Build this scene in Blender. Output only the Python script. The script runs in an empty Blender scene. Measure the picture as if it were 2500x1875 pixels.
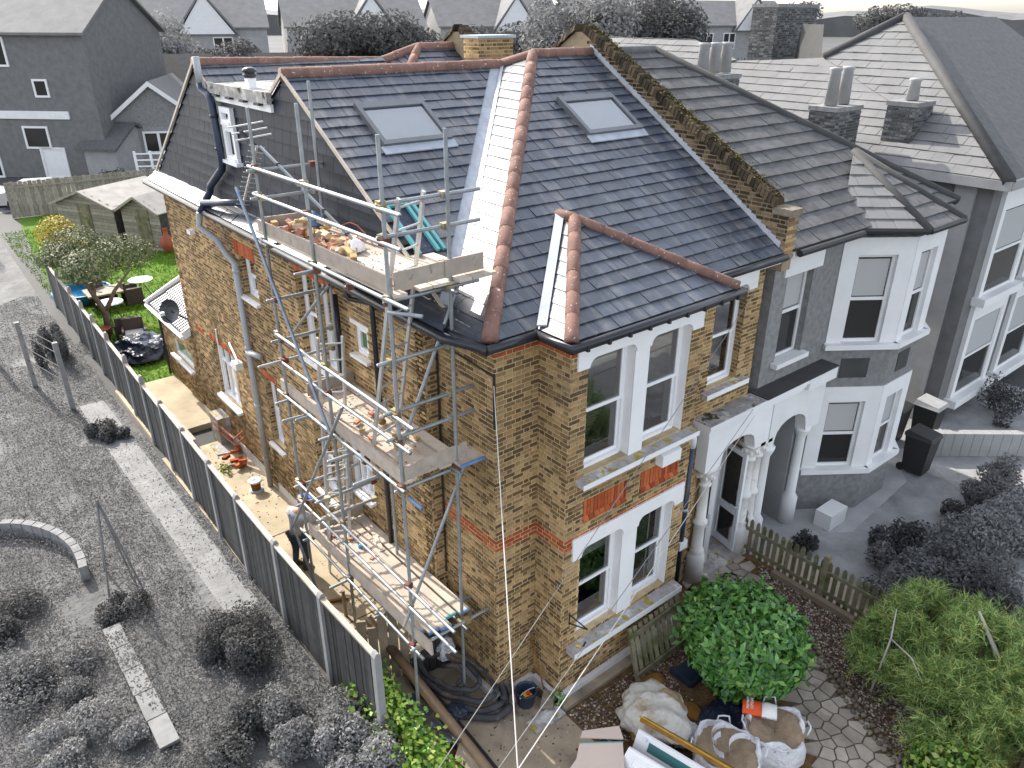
import bpy, bmesh, math, random
import numpy as np
from mathutils import Vector, Matrix
random.seed(7); RNG = np.random.default_rng(7)
SC = bpy.context.scene; COL = SC.collection
PI = math.pi
V = Vector
# ---------------------------------------------------------------- camera, sky, sun, exposure
cam_d = bpy.data.cameras.new('camera'); cam = bpy.data.objects.new('camera', cam_d); COL.objects.link(cam)
yaw, pit, rol = -0.682, 0.451, 0.002
fw = V((-math.sin(yaw)*math.cos(pit), math.cos(yaw)*math.cos(pit), -math.sin(pit)))
rt = V((math.cos(yaw), math.sin(yaw), 0)); up = rt.cross(fw)
rt, up = rt*math.cos(rol)+up*math.sin(rol), up*math.cos(rol)-rt*math.sin(rol)
CAMP = V((-5.086, -6.603, 9.346))
M = Matrix((rt, up, -fw)).transposed().to_4x4(); M.translation = CAMP
cam.matrix_world = M
cam_d.sensor_width = 36; cam_d.sensor_fit = 'HORIZONTAL'; cam_d.lens = 36*1863.94/2500
cam_d.clip_start = .1; cam_d.clip_end = 3000
SC.camera = cam
SUN_EL, SUN_AZ = math.radians(38), math.radians(4)      # sun behind the house, a little to the left (-x) of +y
W_ = bpy.data.worlds.new('World'); SC.world = W_; W_.use_nodes = True
nt = W_.node_tree
bg = nt.nodes['Background']; sky = nt.nodes.new('ShaderNodeTexSky'); sky.sky_type = 'NISHITA'; sky.sun_disc = False
sky.sun_elevation = SUN_EL; sky.sun_rotation = -SUN_AZ; sky.air_density = 1.0; sky.dust_density = 2.0; sky.ozone_density = .7
hs = nt.nodes.new('ShaderNodeHueSaturation'); hs.inputs['Saturation'].default_value = .42      # a bright sky half veiled by white cloud
nt.links.new(sky.outputs[0], hs.inputs['Color']); nt.links.new(hs.outputs[0], bg.inputs[0]); bg.inputs[1].default_value = 0.15
sd = bpy.data.lights.new('sun', 'SUN'); so = bpy.data.objects.new('sun', sd); COL.objects.link(so)
sd.energy = 2.3; sd.angle = math.radians(.5); sd.color = (1, .95, .87)
LS = V((-math.sin(SUN_AZ)*math.cos(SUN_EL), math.cos(SUN_AZ)*math.cos(SUN_EL), math.sin(SUN_EL)))
so.rotation_mode = 'QUATERNION'; so.rotation_quaternion = LS.to_track_quat('Z', 'Y'); so.location = (0, 0, 40)
SC.view_settings.view_transform = 'Standard'; SC.view_settings.look = 'None'; SC.view_settings.gamma = 1
SC.view_settings.use_curve_mapping = False; SC.view_settings.exposure = 1.65
SC.view_settings.use_white_balance = True; SC.view_settings.white_balance_temperature = 6600; SC.view_settings.white_balance_tint = 10
SC.render.resolution_x, SC.render.resolution_y = 1024, 768

# ---------------------------------------------------------------- materials
def mat(name, col=(.5,.5,.5), rough=.75, spec=.4, var=0, noise=None, bump=None, metal=0, ramp=None, specks=None, streak=None, patch=None, transl=0, tone=None):
    m = bpy.data.materials.new(name); m.use_nodes = True
    t = m.node_tree; N = t.nodes; Lk = t.links.new
    b = N['Principled BSDF']; b.inputs['Roughness'].default_value = rough
    b.inputs['Specular IOR Level'].default_value = spec; b.inputs['Metallic'].default_value = metal
    geo = N.new('ShaderNodeNewGeometry'); oi = N.new('ShaderNodeObjectInfo')
    a = N.new('ShaderNodeMath'); a.operation = 'ADD'; Lk(oi.outputs['Random'], a.inputs[0]); Lk(geo.outputs['Random Per Island'], a.inputs[1])
    fr = N.new('ShaderNodeMath'); fr.operation = 'FRACT'; Lk(a.outputs[0], fr.inputs[0])
    def rgb(c):
        n = N.new('ShaderNodeRGB'); n.outputs[0].default_value = (*c, 1); return n.outputs[0]
    def tex(scale, detail=4, stretch=None, rough_=.6):
        n = N.new('ShaderNodeTexNoise'); n.inputs['Scale'].default_value = scale; n.inputs['Detail'].default_value = detail; n.inputs['Roughness'].default_value = rough_
        if stretch:
            v = N.new('ShaderNodeVectorMath'); v.operation = 'MULTIPLY'; v.inputs[1].default_value = stretch; Lk(geo.outputs['Position'], v.inputs[0]); Lk(v.outputs[0], n.inputs['Vector'])
        else: Lk(geo.outputs['Position'], n.inputs['Vector'])
        return n.outputs['Fac']
    def mr(s, a0, a1, b0, b1):
        n = N.new('ShaderNodeMapRange'); n.inputs[1].default_value = a0; n.inputs[2].default_value = a1; n.inputs[3].default_value = b0; n.inputs[4].default_value = b1; Lk(s, n.inputs[0]); return n.outputs[0]
    def mix(c0, c1, f):
        n = N.new('ShaderNodeMix'); n.data_type = 'RGBA'; Lk(f, n.inputs[0]); Lk(c0, n.inputs[6]); Lk(c1, n.inputs[7]); return n.outputs[2]
    def scale(c, f):
        n = N.new('ShaderNodeVectorMath'); n.operation = 'SCALE'; Lk(c, n.inputs[0]); Lk(f, n.inputs[3]); return n.outputs[0]
    if ramp:
        r = N.new('ShaderNodeValToRGB'); r.color_ramp.interpolation = 'LINEAR'
        el = r.color_ramp.elements
        while len(el) < len(ramp): el.new(.5)
        for e, (p, c) in zip(el, ramp): e.position = p; e.color = (*c, 1)
        Lk(fr.outputs[0], r.inputs[0]); c = r.outputs[0]
    else: c = rgb(col)
    if var: c = scale(c, mr(fr.outputs[0], 0, 1, 1-var, 1+var))
    if streak: c = mix(c, rgb(streak[1]), mr(tex(1, 5, streak[0]), streak[2], streak[3], 0, streak[4] if len(streak) > 4 else 1))
    for p in (patch or []): c = mix(c, rgb(p[1]), mr(tex(p[0], 5), p[2], p[3], 0, 1))
    if specks: c = mix(c, rgb(specks[1]), mr(tex(specks[0], 2), specks[2], specks[2]+.04, 0, 1))
    if tone: c = scale(c, mr(tex(tone[0], 4, tone[2] if len(tone) > 2 else None), .3, .7, 1-tone[1], 1+tone[1]))
    if noise: c = scale(c, mr(tex(noise[0], 6), .25, .75, 1-noise[1], 1+noise[1]))
    Lk(c, b.inputs['Base Color'])
    if bump:
        bn = N.new('ShaderNodeBump'); bn.inputs['Strength'].default_value = bump[1]; bn.inputs['Distance'].default_value = bump[2] if len(bump) > 2 else .01
        Lk(tex(bump[0], 5), bn.inputs['Height']); Lk(bn.outputs[0], b.inputs['Normal'])
    if transl:
        tr = N.new('ShaderNodeBsdfTranslucent'); Lk(c, tr.inputs[0]); ms = N.new('ShaderNodeMixShader'); ms.inputs[0].default_value = transl
        out = N['Material Output']; Lk(b.outputs[0], ms.inputs[1]); Lk(tr.outputs[0], ms.inputs[2]); Lk(ms.outputs[0], out.inputs[0])
    return m
def glass(name, tint, rmin=.06):
    m = bpy.data.materials.new(name); m.use_nodes = True; t = m.node_tree; N = t.nodes; Lk = t.links.new
    N.remove(N['Principled BSDF']); o = N['Material Output']
    tr = N.new('ShaderNodeBsdfTransparent'); tr.inputs[0].default_value = (*tint, 1)
    g = N.new('ShaderNodeBsdfGlossy'); g.inputs['Roughness'].default_value = .02
    f = N.new('ShaderNodeFresnel'); f.inputs[0].default_value = 1.6
    a = N.new('ShaderNodeMath'); a.operation = 'ADD'; a.inputs[1].default_value = rmin; Lk(f.outputs[0], a.inputs[0])
    ms = N.new('ShaderNodeMixShader'); Lk(a.outputs[0], ms.inputs[0]); Lk(tr.outputs[0], ms.inputs[1]); Lk(g.outputs[0], ms.inputs[2]); Lk(ms.outputs[0], o.inputs[0])
    return m
BR = [(0,(.105,.066,.033)),(.25,(.165,.105,.05)),(.5,(.25,.16,.073)),(.7,(.35,.235,.112)),(.86,(.44,.305,.15)),(1,(.37,.215,.1))]
m_brick = mat('stock_brick', rough=.9, spec=.2, ramp=BR, noise=(22,.3), tone=(.75,.30,(1,1,.45)), bump=(60,.5,.01))
m_mortar = mat('mortar', (.50,.385,.23), .95, .1, noise=(7,.22), tone=(.75,.28,(1,1,.45)), patch=[(1.1,(.33,.27,.19),.55,.72)], bump=(50,.4,.01))
m_red = mat('red_brick', rough=.85, spec=.2, ramp=[(0,(.26,.055,.02)),(.5,(.38,.09,.03)),(1,(.46,.13,.05))], noise=(15,.25), bump=(50,.3,.01))
m_parbrick = mat('dark_stock_brick', rough=.95, spec=.1, ramp=[(0,(.03,.022,.015)),(.5,(.075,.055,.035)),(.8,(.14,.10,.06)),(1,(.24,.17,.10))], noise=(25,.4))
m_parmort = mat('dark_mortar', (.27,.22,.15), .95, .1, noise=(7,.3))
m_darkbrick = mat('weathered_brick', rough=.95, spec=.1, ramp=[(0,(.018,.015,.011)),(.6,(.045,.036,.025)),(1,(.09,.066,.042))], noise=(25,.4), patch=[(9,(.30,.25,.08),.62,.7)])
m_slate = mat('roof_slate', (.028,.039,.060), .42, 1.0, var=.32, streak=((7,1.1,1.1),(.115,.115,.12),.49,.66,.75), specks=(38,(.5,.5,.46),.73), noise=(14,.22), bump=(30,.15,.004))
m_hung = mat('hung_slate', (.016,.022,.033), .6, .3, var=.25, noise=(5,.22), specks=(60,(.25,.25,.25),.76), bump=(30,.1,.004))
m_ridge = mat('ridge_tile', (.20,.112,.088), .8, .3, var=.14, noise=(6,.3), specks=(30,(.62,.56,.5),.665), patch=[(3.2,(.42,.24,.06),.69,.74)], bump=(40,.3,.006))
m_lead = mat('lead_flashing', (.36,.39,.44), .5, .5, noise=(5,.2))
m_white = mat('white_paint', (.79,.79,.8), .55, .4, noise=(3,.05), patch=[(9,(.5,.47,.42),.71,.8)])
m_upvc = mat('white_upvc', (.82,.82,.84), .3, .5)
m_dirtywhite = mat('stained_white', (.72,.70,.68), .7, .3, noise=(4,.12), patch=[(5,(.42,.38,.33),.60,.72)])
m_sill = mat('stone_sill', (.36,.34,.33), .9, .2, noise=(9,.3), patch=[(3.5,(.55,.53,.51),.52,.6),(5,(.36,.28,.05),.57,.62)], bump=(40,.4,.01))
m_moss = mat('mossy_felt', (.30,.29,.28), .95, .1, noise=(10,.3), patch=[(3,(.5,.48,.46),.5,.6),(4,(.05,.055,.02),.55,.61)], bump=(40,.6,.02))
m_black = mat('black_plastic', (.018,.02,.026), .35, .5, noise=(8,.2))
m_bluepipe = mat('dark_blue_pipe', (.022,.036,.065), .4, .5, noise=(6,.25))
m_grey = mat('grey_pipe', (.36,.37,.39), .45, .4, noise=(4,.12))
m_galv = mat('galvanised_tube', (.30,.325,.34), .5, .5, var=.15, metal=.55, noise=(6,.22), patch=[(7,(.33,.30,.24),.62,.72)])
m_bluetube = mat('blue_paint', (.13,.24,.44), .5, .4, noise=(9,.25))
m_coup = mat('coupler_steel', rough=.6, spec=.4, metal=.4, ramp=[(0,(.35,.33,.28)),(.5,(.32,.27,.12)),(.75,(.20,.10,.06)),(1,(.16,.03,.025))], noise=(20,.3))
m_board = mat('scaffold_board', (.50,.43,.36), .85, .2, var=.12, noise=(5,.16), streak=((3,1,3),(.36,.28,.21),.55,.75,.7), bump=(40,.2,.004))
m_toe = mat('toe_board', (.37,.315,.265), .85, .2, var=.12, noise=(6,.2), patch=[(5,(.13,.10,.08),.63,.74)])
m_yband = mat('yellow_end_band', (.55,.47,.08), .6, .3, noise=(20,.3))
m_alu = mat('aluminium', (.5,.5,.5), .45, .5, metal=.6, noise=(8,.15))
m_wood = mat('weathered_wood', (.27,.24,.20), .85, .2, var=.25, noise=(6,.25), streak=((4,4,1),(.30,.28,.22),.5,.75,.6))
m_greenwood = mat('algae_wood', (.20,.18,.12), .9, .15, var=.25, noise=(6,.3), patch=[(4,(.10,.12,.045),.5,.65)])
m_gate = mat('gate_wood', (.30,.24,.175), .85, .2, var=.2, noise=(5,.2))
m_gdark = mat('dark_boards', (.055,.05,.048), .85, .2, var=.3, noise=(5,.3))
m_conc = mat('concrete', (.41,.345,.245), .9, .2, noise=(1.4,.22), patch=[(.9,(.52,.44,.32),.5,.68),(6,(.26,.21,.14),.64,.76)], bump=(40,.3,.01))
m_slabc = mat('front_concrete', (.36,.29,.21), .9, .2, noise=(2,.3), patch=[(1.3,(.17,.14,.11),.52,.68),(7,(.4,.35,.29),.62,.72)], bump=(30,.4,.01))
m_soil = mat('soil', (.15,.09,.045), .95, .1, noise=(6,.5), patch=[(2,(.20,.12,.05),.52,.66),(30,(.45,.40,.33),.685,.72)], bump=(25,1,.04))
m_gravel = mat('gravel', rough=.9, spec=.2, ramp=[(0,(.05,.035,.028)),(.35,(.11,.075,.055)),(.7,(.24,.19,.15)),(1,(.55,.5,.44))], noise=(30,.2))
m_stone = mat('paving_stone', (.37,.32,.265), .85, .25, var=.2, noise=(5,.2), patch=[(2.2,(.25,.21,.18),.52,.7)], bump=(30,.3,.01))
m_edge = mat('edging_stone', (.17,.145,.115), .95, .15, var=.3, noise=(9,.35), patch=[(6,(.09,.10,.04),.6,.7)])
m_lawn = mat('lawn', (.075,.15,.016), .9, .1, noise=(3,.4), patch=[(.8,(.12,.19,.02),.5,.7),(1.3,(.12,.11,.04),.6,.72)])
m_glass = glass('window_glass', (.6,.64,.63), .17); m_sky_glass = glass('rooflight_glass', (.93,.96,.97), .14)
m_green_glass = mat('frosted_green_glass', (.07,.16,.05), .3, .5)
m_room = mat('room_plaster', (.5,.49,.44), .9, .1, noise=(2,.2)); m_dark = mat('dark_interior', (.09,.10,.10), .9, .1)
m_blind = mat('blind_fabric', (.55,.54,.5), .8, .2, noise=(3,.1))
m_copper = mat('copper_pipe', (.45,.16,.08), .5, .5, metal=.3)
m_terra = mat('terracotta', (.36,.10,.06), .8, .2, noise=(5,.2))
m_frame = mat('rooflight_frame', (.10,.11,.125), .4, .5, noise=(5,.15))
m_leaf = mat('laurel_leaf', rough=.36, spec=.6, ramp=[(0,(.04,.125,.025)),(.5,(.085,.24,.045)),(.85,(.15,.34,.065)),(1,(.28,.44,.1))], transl=.18)
m_conif = mat('conifer_spray', rough=.7, spec=.2, ramp=[(0,(.06,.14,.035)),(.4,(.22,.34,.10)),(.85,(.44,.55,.22)),(1,(.58,.50,.14))], transl=.3)
m_conif_shade = mat('conifer_shade', rough=.8, spec=.1, ramp=[(0,(.015,.035,.01)),(.6,(.035,.075,.02)),(1,(.07,.12,.03))])  # darkened spray green for the inner foliage: shade in the gaps is coloured in
m_ivy = mat('ivy_leaf', rough=.45, spec=.4, ramp=[(0,(.05,.13,.02)),(.5,(.13,.27,.03)),(.85,(.26,.38,.06)),(1,(.4,.42,.15))], transl=.25)
m_olive = mat('olive_leaf', rough=.6, spec=.3, ramp=[(0,(.05,.07,.03)),(.5,(.13,.15,.075)),(1,(.28,.29,.16))], transl=.15)
m_yell = mat('yellow_leaf', rough=.6, spec=.3, ramp=[(0,(.10,.14,.02)),(.4,(.36,.30,.04)),(1,(.62,.45,.12))], transl=.25)
m_bark = mat('bark', (.16,.12,.09), .95, .1, noise=(8,.3)); m_twig = mat('bare_twig', (.42,.39,.36), .9, .1)
m_tarpb = mat('blue_black_sheet', (.016,.024,.05), .35, .5, noise=(5,.3), bump=(6,.8,.05))
m_bag = mat('woven_bag', (.66,.66,.69), .7, .3, noise=(5,.12), patch=[(4,(.36,.28,.2),.60,.70)], bump=(11,1.0,.05))
m_bagd = mat('muddy_woven_bag', (.52,.49,.44), .8, .3, noise=(4,.15), patch=[(2.4,(.33,.24,.14),.5,.62)], bump=(8,.8,.04))
m_sand = mat('sand', (.27,.20,.135), .95, .1, noise=(9,.25), bump=(16,.8,.03)); m_sandy = mat('orange_sand', (.30,.15,.04), .95, .1, noise=(8,.35), bump=(16,.8,.03))
m_paper = mat('cement_bag_paper', (.68,.66,.64), .7, .3, noise=(6,.12), bump=(10,.5,.02)); m_orange = mat('orange_print', (.60,.085,.02), .6, .3, noise=(8,.12))
m_plast = mat('plasterboard', (.52,.42,.36), .9, .1, noise=(2,.06)); m_core = mat('gypsum_core', (.7,.68,.65), .9, .1)
m_teal = mat('teal_board', (.05,.16,.165), .4, .5); m_tealbar = mat('teal_frame', (.10,.33,.35), .5, .4)
m_oldwood = mat('old_stained_wood', (.22,.10,.025), .8, .2, noise=(6,.4)); m_brown = mat('brown_metal_beam', (.24,.165,.10), .5, .4, noise=(2.5,.3), patch=[(3,(.10,.075,.05),.55,.7)])
m_hose = mat('dusty_hose', (.055,.055,.06), .7, .3, noise=(4,.35), patch=[(2.2,(.20,.155,.115),.5,.62)])
m_yellow = mat('yellow_plastic', (.62,.42,.01), .4, .5); m_redp = mat('red_plastic', (.5,.03,.04), .4, .4)
m_cable = mat('dark_cable', (.02,.02,.02), .6, .3); m_wire = mat('pale_wire', (.5,.48,.46), .5, .4); m_wired = mat('grey_wire', (.22,.21,.2), .5, .4)
m_cyan = mat('blue_plastic', (.02,.22,.42), .4, .5); m_rattan = mat('brown_rattan', (.075,.055,.05), .7, .3, noise=(40,.3)); m_silver = mat('pale_metal', (.62,.68,.72), .4, .4)
m_skin = mat('skin', (.52,.27,.18), .6, .3); m_shirt = mat('checked_shirt', (.44,.44,.47), .85, .1, noise=(9,.4)); m_jeans = mat('dark_trousers', (.05,.065,.09), .9, .1, noise=(6,.3)); m_cap = mat('blue_cap', (.07,.17,.5), .7, .2); m_hair = mat('orange_band', (.55,.15,.05), .8, .2); m_boot = mat('work_boot', (.06,.045,.035), .8, .2)
# the surroundings of the photograph are colourless
def grey(name, v, rough=.8, **k): return mat(name, (v,v,v), rough, .3, **k)
g_ground = grey('grey_ground', .115, noise=(1.3,.3), patch=[(.45,(.15,.15,.15),.48,.62),(.8,(.07,.07,.07),.54,.7)], bump=(5,.8,.08))
g_far = grey('grey_land', .07, noise=(.05,.4)); g_road = grey('grey_road', .2, noise=(1,.12)); g_pave = grey('grey_paving', .36, noise=(2,.2))
g_wall = mat('grey_brick', rough=.9, spec=.2, ramp=[(0,(.2,.2,.2)),(.5,(.22,.22,.22)),(1,(.24,.24,.24))], noise=(9,.3)); g_mort = grey('grey_mortar', .24, noise=(5,.2))
g_walll = grey('grey_pale_brick', .30, noise=(2,.15)); g_walld = grey('grey_dark_brick', .15, noise=(3,.2))
g_roof = grey('grey_roof_tile', .10, .7, var=.18, noise=(7,.3)); g_roofd = grey('grey_dark_roof', .055, .75, noise=(3,.25)); g_roofl = grey('grey_pale_roof', .17, .85, noise=(1.2,.2))
g_white = grey('grey_white_paint', .70, noise=(3,.06)); g_lead = grey('grey_lead', .34); g_glass = grey('grey_glass', .03, .08); g_curt = grey('grey_curtain', .4)
g_bark = grey('grey_bark', .10); g_post = grey('grey_post', .26, noise=(4,.15)); g_fence = grey('grey_fence_board', .05, var=.3, noise=(5,.3)); g_wood = grey('grey_plank', .2, var=.2, noise=(6,.2)); g_pot = grey('grey_pot', .32, noise=(4,.15)); g_dark = grey('grey_black', .03, .5); g_car = grey('grey_car_paint', .42, .3); g_tyre = grey('grey_tyre', .025)
def gleaf(n, a, b, c): return mat(n, rough=.7, spec=.2, ramp=[(0,(a,a,a)),(.5,(b,b,b)),(1,(c,c,c))], transl=.3)
g_leaf = gleaf('grey_leaf', .15,.19,.24); g_leafd = gleaf('grey_dark_leaf', .075,.10,.125); g_leafl = gleaf('grey_pale_leaf', .22,.27,.33); g_weed = gleaf('grey_weed', .13,.155,.18)

# ---------------------------------------------------------------- builders
ORI = {}
def link(o): COL.objects.link(o); return o
def tag(o, label=None, cat=None, group=None, kind=None):
    if label: o['label'] = label
    if cat: o['category'] = cat
    if group: o['group'] = group
    if kind: o['kind'] = kind
    return o
def thing(name, label, cat, base=(0,0,0), group=None):
    o = link(bpy.data.objects.new(name, None)); o.empty_display_size = .2; o.location = base; ORI[o.name] = V(base)
    return tag(o, label, cat, group)
def attach(o, parent):
    if parent is not None:
        o.parent = parent; o.location = -ORI.get(parent.name, V((0,0,0)))
    return o
class MB:
    def __init__(s): s.v = []; s.f = []
    def poly(s, pts):
        n = len(s.v); s.v += [tuple(p) for p in pts]; s.f.append(tuple(range(n, n+len(pts)))); return s
    def hexa(s, p):            # p: 8 points, bottom ring 0-3, top ring 4-7
        n = len(s.v); s.v += [tuple(q) for q in p]
        a, b, c, d = V(p[0]), V(p[1]), V(p[3]), V(p[4])
        fl = (b-a).cross(c-a).dot(d-a) < 0
        for f in ((0,3,2,1),(4,5,6,7),(0,1,5,4),(1,2,6,5),(2,3,7,6),(3,0,4,7)):
            f = f[::-1] if fl else f; s.f.append(tuple(n+i for i in f))
        return s
    def box(s, x0, x1, y0, y1, z0, z1): return s.hexa([(x0,y0,z0),(x1,y0,z0),(x1,y1,z0),(x0,y1,z0),(x0,y0,z1),(x1,y0,z1),(x1,y1,z1),(x0,y1,z1)])
    def fbox(s, F, u0, u1, v0, v1, d0, d1): return s.hexa([F(u0,v0,d0),F(u1,v0,d0),F(u1,v1,d0),F(u0,v1,d0),F(u0,v0,d1),F(u1,v0,d1),F(u1,v1,d1),F(u0,v1,d1)])
    def bar(s, p0, p1, w, h):
        p0, p1 = V(p0), V(p1); d = (p1-p0).normalized(); a = d.cross(V((0,0,1)))
        a = V((1,0,0)) if a.length < 1e-3 else a.normalized(); b = a.cross(d); a = a*w/2; b = b*h/2
        return s.hexa([p0-a-b,p0+a-b,p0+a+b,p0-a+b,p1-a-b,p1+a-b,p1+a+b,p1-a+b])
    def tube(s, pts, r, n=8, cap=True):
        pts = [V(p) for p in pts]; rs = r if isinstance(r, (list, tuple)) else [r]*len(pts); rings = []
        pa = None
        for i, p in enumerate(pts):
            d = (pts[min(i+1,len(pts)-1)]-pts[max(i-1,0)]).normalized()
            if pa is None: a = d.cross(V((.13,.21,.97)));  a = d.cross(V((1,0,0))) if a.length < 1e-3 else a
            else: a = pa - d*pa.dot(d)
            a.normalize(); pa = a; b = d.cross(a); k = len(s.v)
            for j in range(n):
                t = 2*PI*j/n; s.v.append(tuple(p+(a*math.cos(t)+b*math.sin(t))*rs[i]))
            rings.append(k)
        for k0, k1 in zip(rings, rings[1:]):
            for j in range(n): s.f.append((k0+j, k0+(j+1)%n, k1+(j+1)%n, k1+j))
        if cap: s.f.append(tuple(rings[0]+j for j in range(n))[::-1]); s.f.append(tuple(rings[-1]+j for j in range(n)))
        return s
    def lathe(s, c, prof, n=16, sx=1, sy=1):
        c = V(c); ks = []
        for r, z in prof:
            k = len(s.v); ks.append(k)
            for j in range(n): s.v.append((c.x+r*sx*math.cos(2*PI*j/n), c.y+r*sy*math.sin(2*PI*j/n), c.z+z))
        for k0, k1 in zip(ks, ks[1:]):
            for j in range(n): s.f.append((k0+j, k0+(j+1)%n, k1+(j+1)%n, k1+j))
        s.f.append(tuple(ks[0]+j for j in range(n))[::-1]); s.f.append(tuple(ks[-1]+j for j in range(n)))
        return s
    def prism(s, pts, off):    # planar polygon extruded by off
        pts = [V(p) for p in pts]; off = V(off); n = len(pts); k = len(s.v)
        s.v += [tuple(p) for p in pts]+[tuple(p+off) for p in pts]
        nn = V((0,0,0))
        for i in range(n): nn += (pts[i]).cross(pts[(i+1)%n])
        A = list(range(k, k+n)); B = list(range(k+n, k+2*n))
        if nn.dot(off) < 0: A.reverse(); B.reverse()
        s.f.append(tuple(A[::-1])); s.f.append(tuple(B))
        for i in range(n): s.f.append((A[i], A[(i+1)%n], B[(i+1)%n], B[i]))
        return s
    def rock(s, c, r, rot=None, seed=None, n=0):
        c = V(c); k = len(s.v); bm = bmesh.new(); bmesh.ops.create_icosphere(bm, subdivisions=1, radius=1)
        for v in bm.verts: 
            q = V((v.co.x*r[0], v.co.y*r[1], v.co.z*r[2]))*random.uniform(.8,1.15); s.v.append(tuple(c+q))
        for f in bm.faces: s.f.append(tuple(k+v.index for v in f.verts))
        bm.free(); return s
    def mesh(s, name, m, smooth=False, off=(0,0,0)):
        me = bpy.data.meshes.new(name); o = V(off)
        me.from_pydata([tuple(V(p)-o) for p in s.v] if o.length else s.v, [], s.f); me.materials.append(m)
        if smooth: me.polygons.foreach_set('use_smooth', [True]*len(me.polygons))
        me.update(); return me
    def build(s, name, m, parent=None, smooth=False, base=None):
        o = link(bpy.data.objects.new(name, s.mesh(name, m, smooth, base if base is not None else (0,0,0))))
        if base is not None: o.location = base; ORI[o.name] = V(base)
        return attach(o, parent)
_unit = {}
def unit(kind, m, n=8):
    k = (kind, m.name)
    if k not in _unit:
        b = MB()
        if kind == 'box': b.box(-.5,.5,-.5,.5,-.5,.5)
        else: b.tube([(-.5,0,0),(.5,0,0)], .5, n)
        _unit[k] = b.mesh(kind+'_'+m.name, m, kind != 'box')
    return _unit[k]
def place(name, me, mtx, parent):
    o = link(bpy.data.objects.new(name, me)); 
    if parent is not None: o.parent = parent; mtx = Matrix.Translation(-ORI.get(parent.name, V((0,0,0)))) @ mtx
    o.matrix_basis = mtx; return o
def seg(p0, p1, w, h, roll=0):
    p0, p1 = V(p0), V(p1); d = p1-p0; L = d.length; d = d/L; a = d.cross(V((0,0,1)))
    a = V((0,1,0)) if a.length < 1e-3 else a.normalized(); b = a.cross(d)
    if roll: a, b = a*math.cos(roll)+b*math.sin(roll), b*math.cos(roll)-a*math.sin(roll)
    R = Matrix((d, a, b)).transposed().to_4x4(); return Matrix.Translation((p0+p1)/2) @ R @ Matrix.Diagonal((L, w, h, 1))
def barO(name, p0, p1, w, h, m, parent, roll=0): return place(name, unit('box', m), seg(p0, p1, w, h, roll), parent)
def tubeO(name, p0, p1, r, m, parent): return place(name, unit('tube', m), seg(p0, p1, 2*r, 2*r), parent)
def dup(root, label=None, loc=None, rz=None, group=None):
    def cp(o, par):
        c = o.copy(); link(c); c.parent = par
        for ch in o.children: cp(ch, c)
        return c
    c = cp(root, None)
    if label: c['label'] = label
    if group: c['group'] = group
    if loc: c.location = loc
    if rz is not None: c.rotation_euler = (0,0,rz)
    return c
def stuff(o): o['kind'] = 'stuff'; return o
def frame(O, U, N, Vv=(0,0,1)):
    O, U, N, Vv = V(O), V(U), V(N), V(Vv)
    return lambda u, v, d=0: O+U*u+Vv*v+N*d
# leaves, vectorised: every leaf one folded quad
def leaves(name, m, centers, normals, size, aspect=.5, parent=None, base=None, jitter=.7, sv=.35, group=None):
    n = len(centers); C = np.asarray(centers, float); Nn = np.asarray(normals, float)
    Nn = Nn/np.linalg.norm(Nn, axis=1, keepdims=True)+RNG.normal(0, jitter, (n,3))*.6; Nn /= np.linalg.norm(Nn, axis=1, keepdims=True)
    R = RNG.normal(0,1,(n,3)); T = np.cross(Nn, R); T /= np.linalg.norm(T, axis=1, keepdims=True); B = np.cross(Nn, T)
    s = (size*(1+RNG.uniform(-sv,sv,n)))[:,None]
    P = np.empty((n,4,3)); P[:,0] = C-T*s*.5; P[:,1] = C-B*s*aspect*.5+Nn*s*.08; P[:,2] = C+T*s*.5-Nn*s*.1; P[:,3] = C+B*s*aspect*.5+Nn*s*.08
    return quads(name, m, P, parent, base)
def quads(name, m, P, parent=None, base=None):
    n = len(P); P = P.reshape(-1,3)
    if base is not None: P = P-np.array(base)
    me = bpy.data.meshes.new(name); me.vertices.add(4*n); me.vertices.foreach_set('co', P.astype(np.float32).ravel())
    me.loops.add(4*n); me.loops.foreach_set('vertex_index', np.arange(4*n, dtype=np.int32)); me.polygons.add(n)
    me.polygons.foreach_set('loop_start', np.arange(0,4*n,4,dtype=np.int32)); me.polygons.foreach_set('loop_total', np.full(n,4,dtype=np.int32))
    me.materials.append(m); me.update(calc_edges=True); me.validate()
    o = link(bpy.data.objects.new(name, me))
    if base is not None: o.location = base; ORI[o.name] = V(base)
    return attach(o, parent)
def cloud(c, r, n, shell=.55, clumps=0, flat=None):
    d = RNG.normal(0,1,(n,3)); d /= np.linalg.norm(d, axis=1, keepdims=True); q = RNG.uniform(shell**3,1,n)**(1/3)
    if clumps:
        k = RNG.normal(0,1,(clumps,3)); k /= np.linalg.norm(k, axis=1, keepdims=True); dots = (d@k.T).max(1); q = q*(.72+.30*np.clip((dots-.6)/.4,0,1))
    P = d*q[:,None]*np.array(r)
    if flat is not None: ok = P[:,2] > flat*r[2]; P, d = P[ok], d[ok]
    return P+np.array(c), d
def clip(poly, a, b, c):       # keep a*x+b*y<=c
    out = []
    for i in range(len(poly)):
        p, q = poly[i], poly[(i+1)%len(poly)]; fp = a*p[0]+b*p[1]-c; fq = a*q[0]+b*q[1]-c
        if fp <= 0: out.append(p)
        if fp*fq < 0: t = fp/(fp-fq); out.append((p[0]+(q[0]-p[0])*t, p[1]+(q[1]-p[1])*t))
    return out
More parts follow.
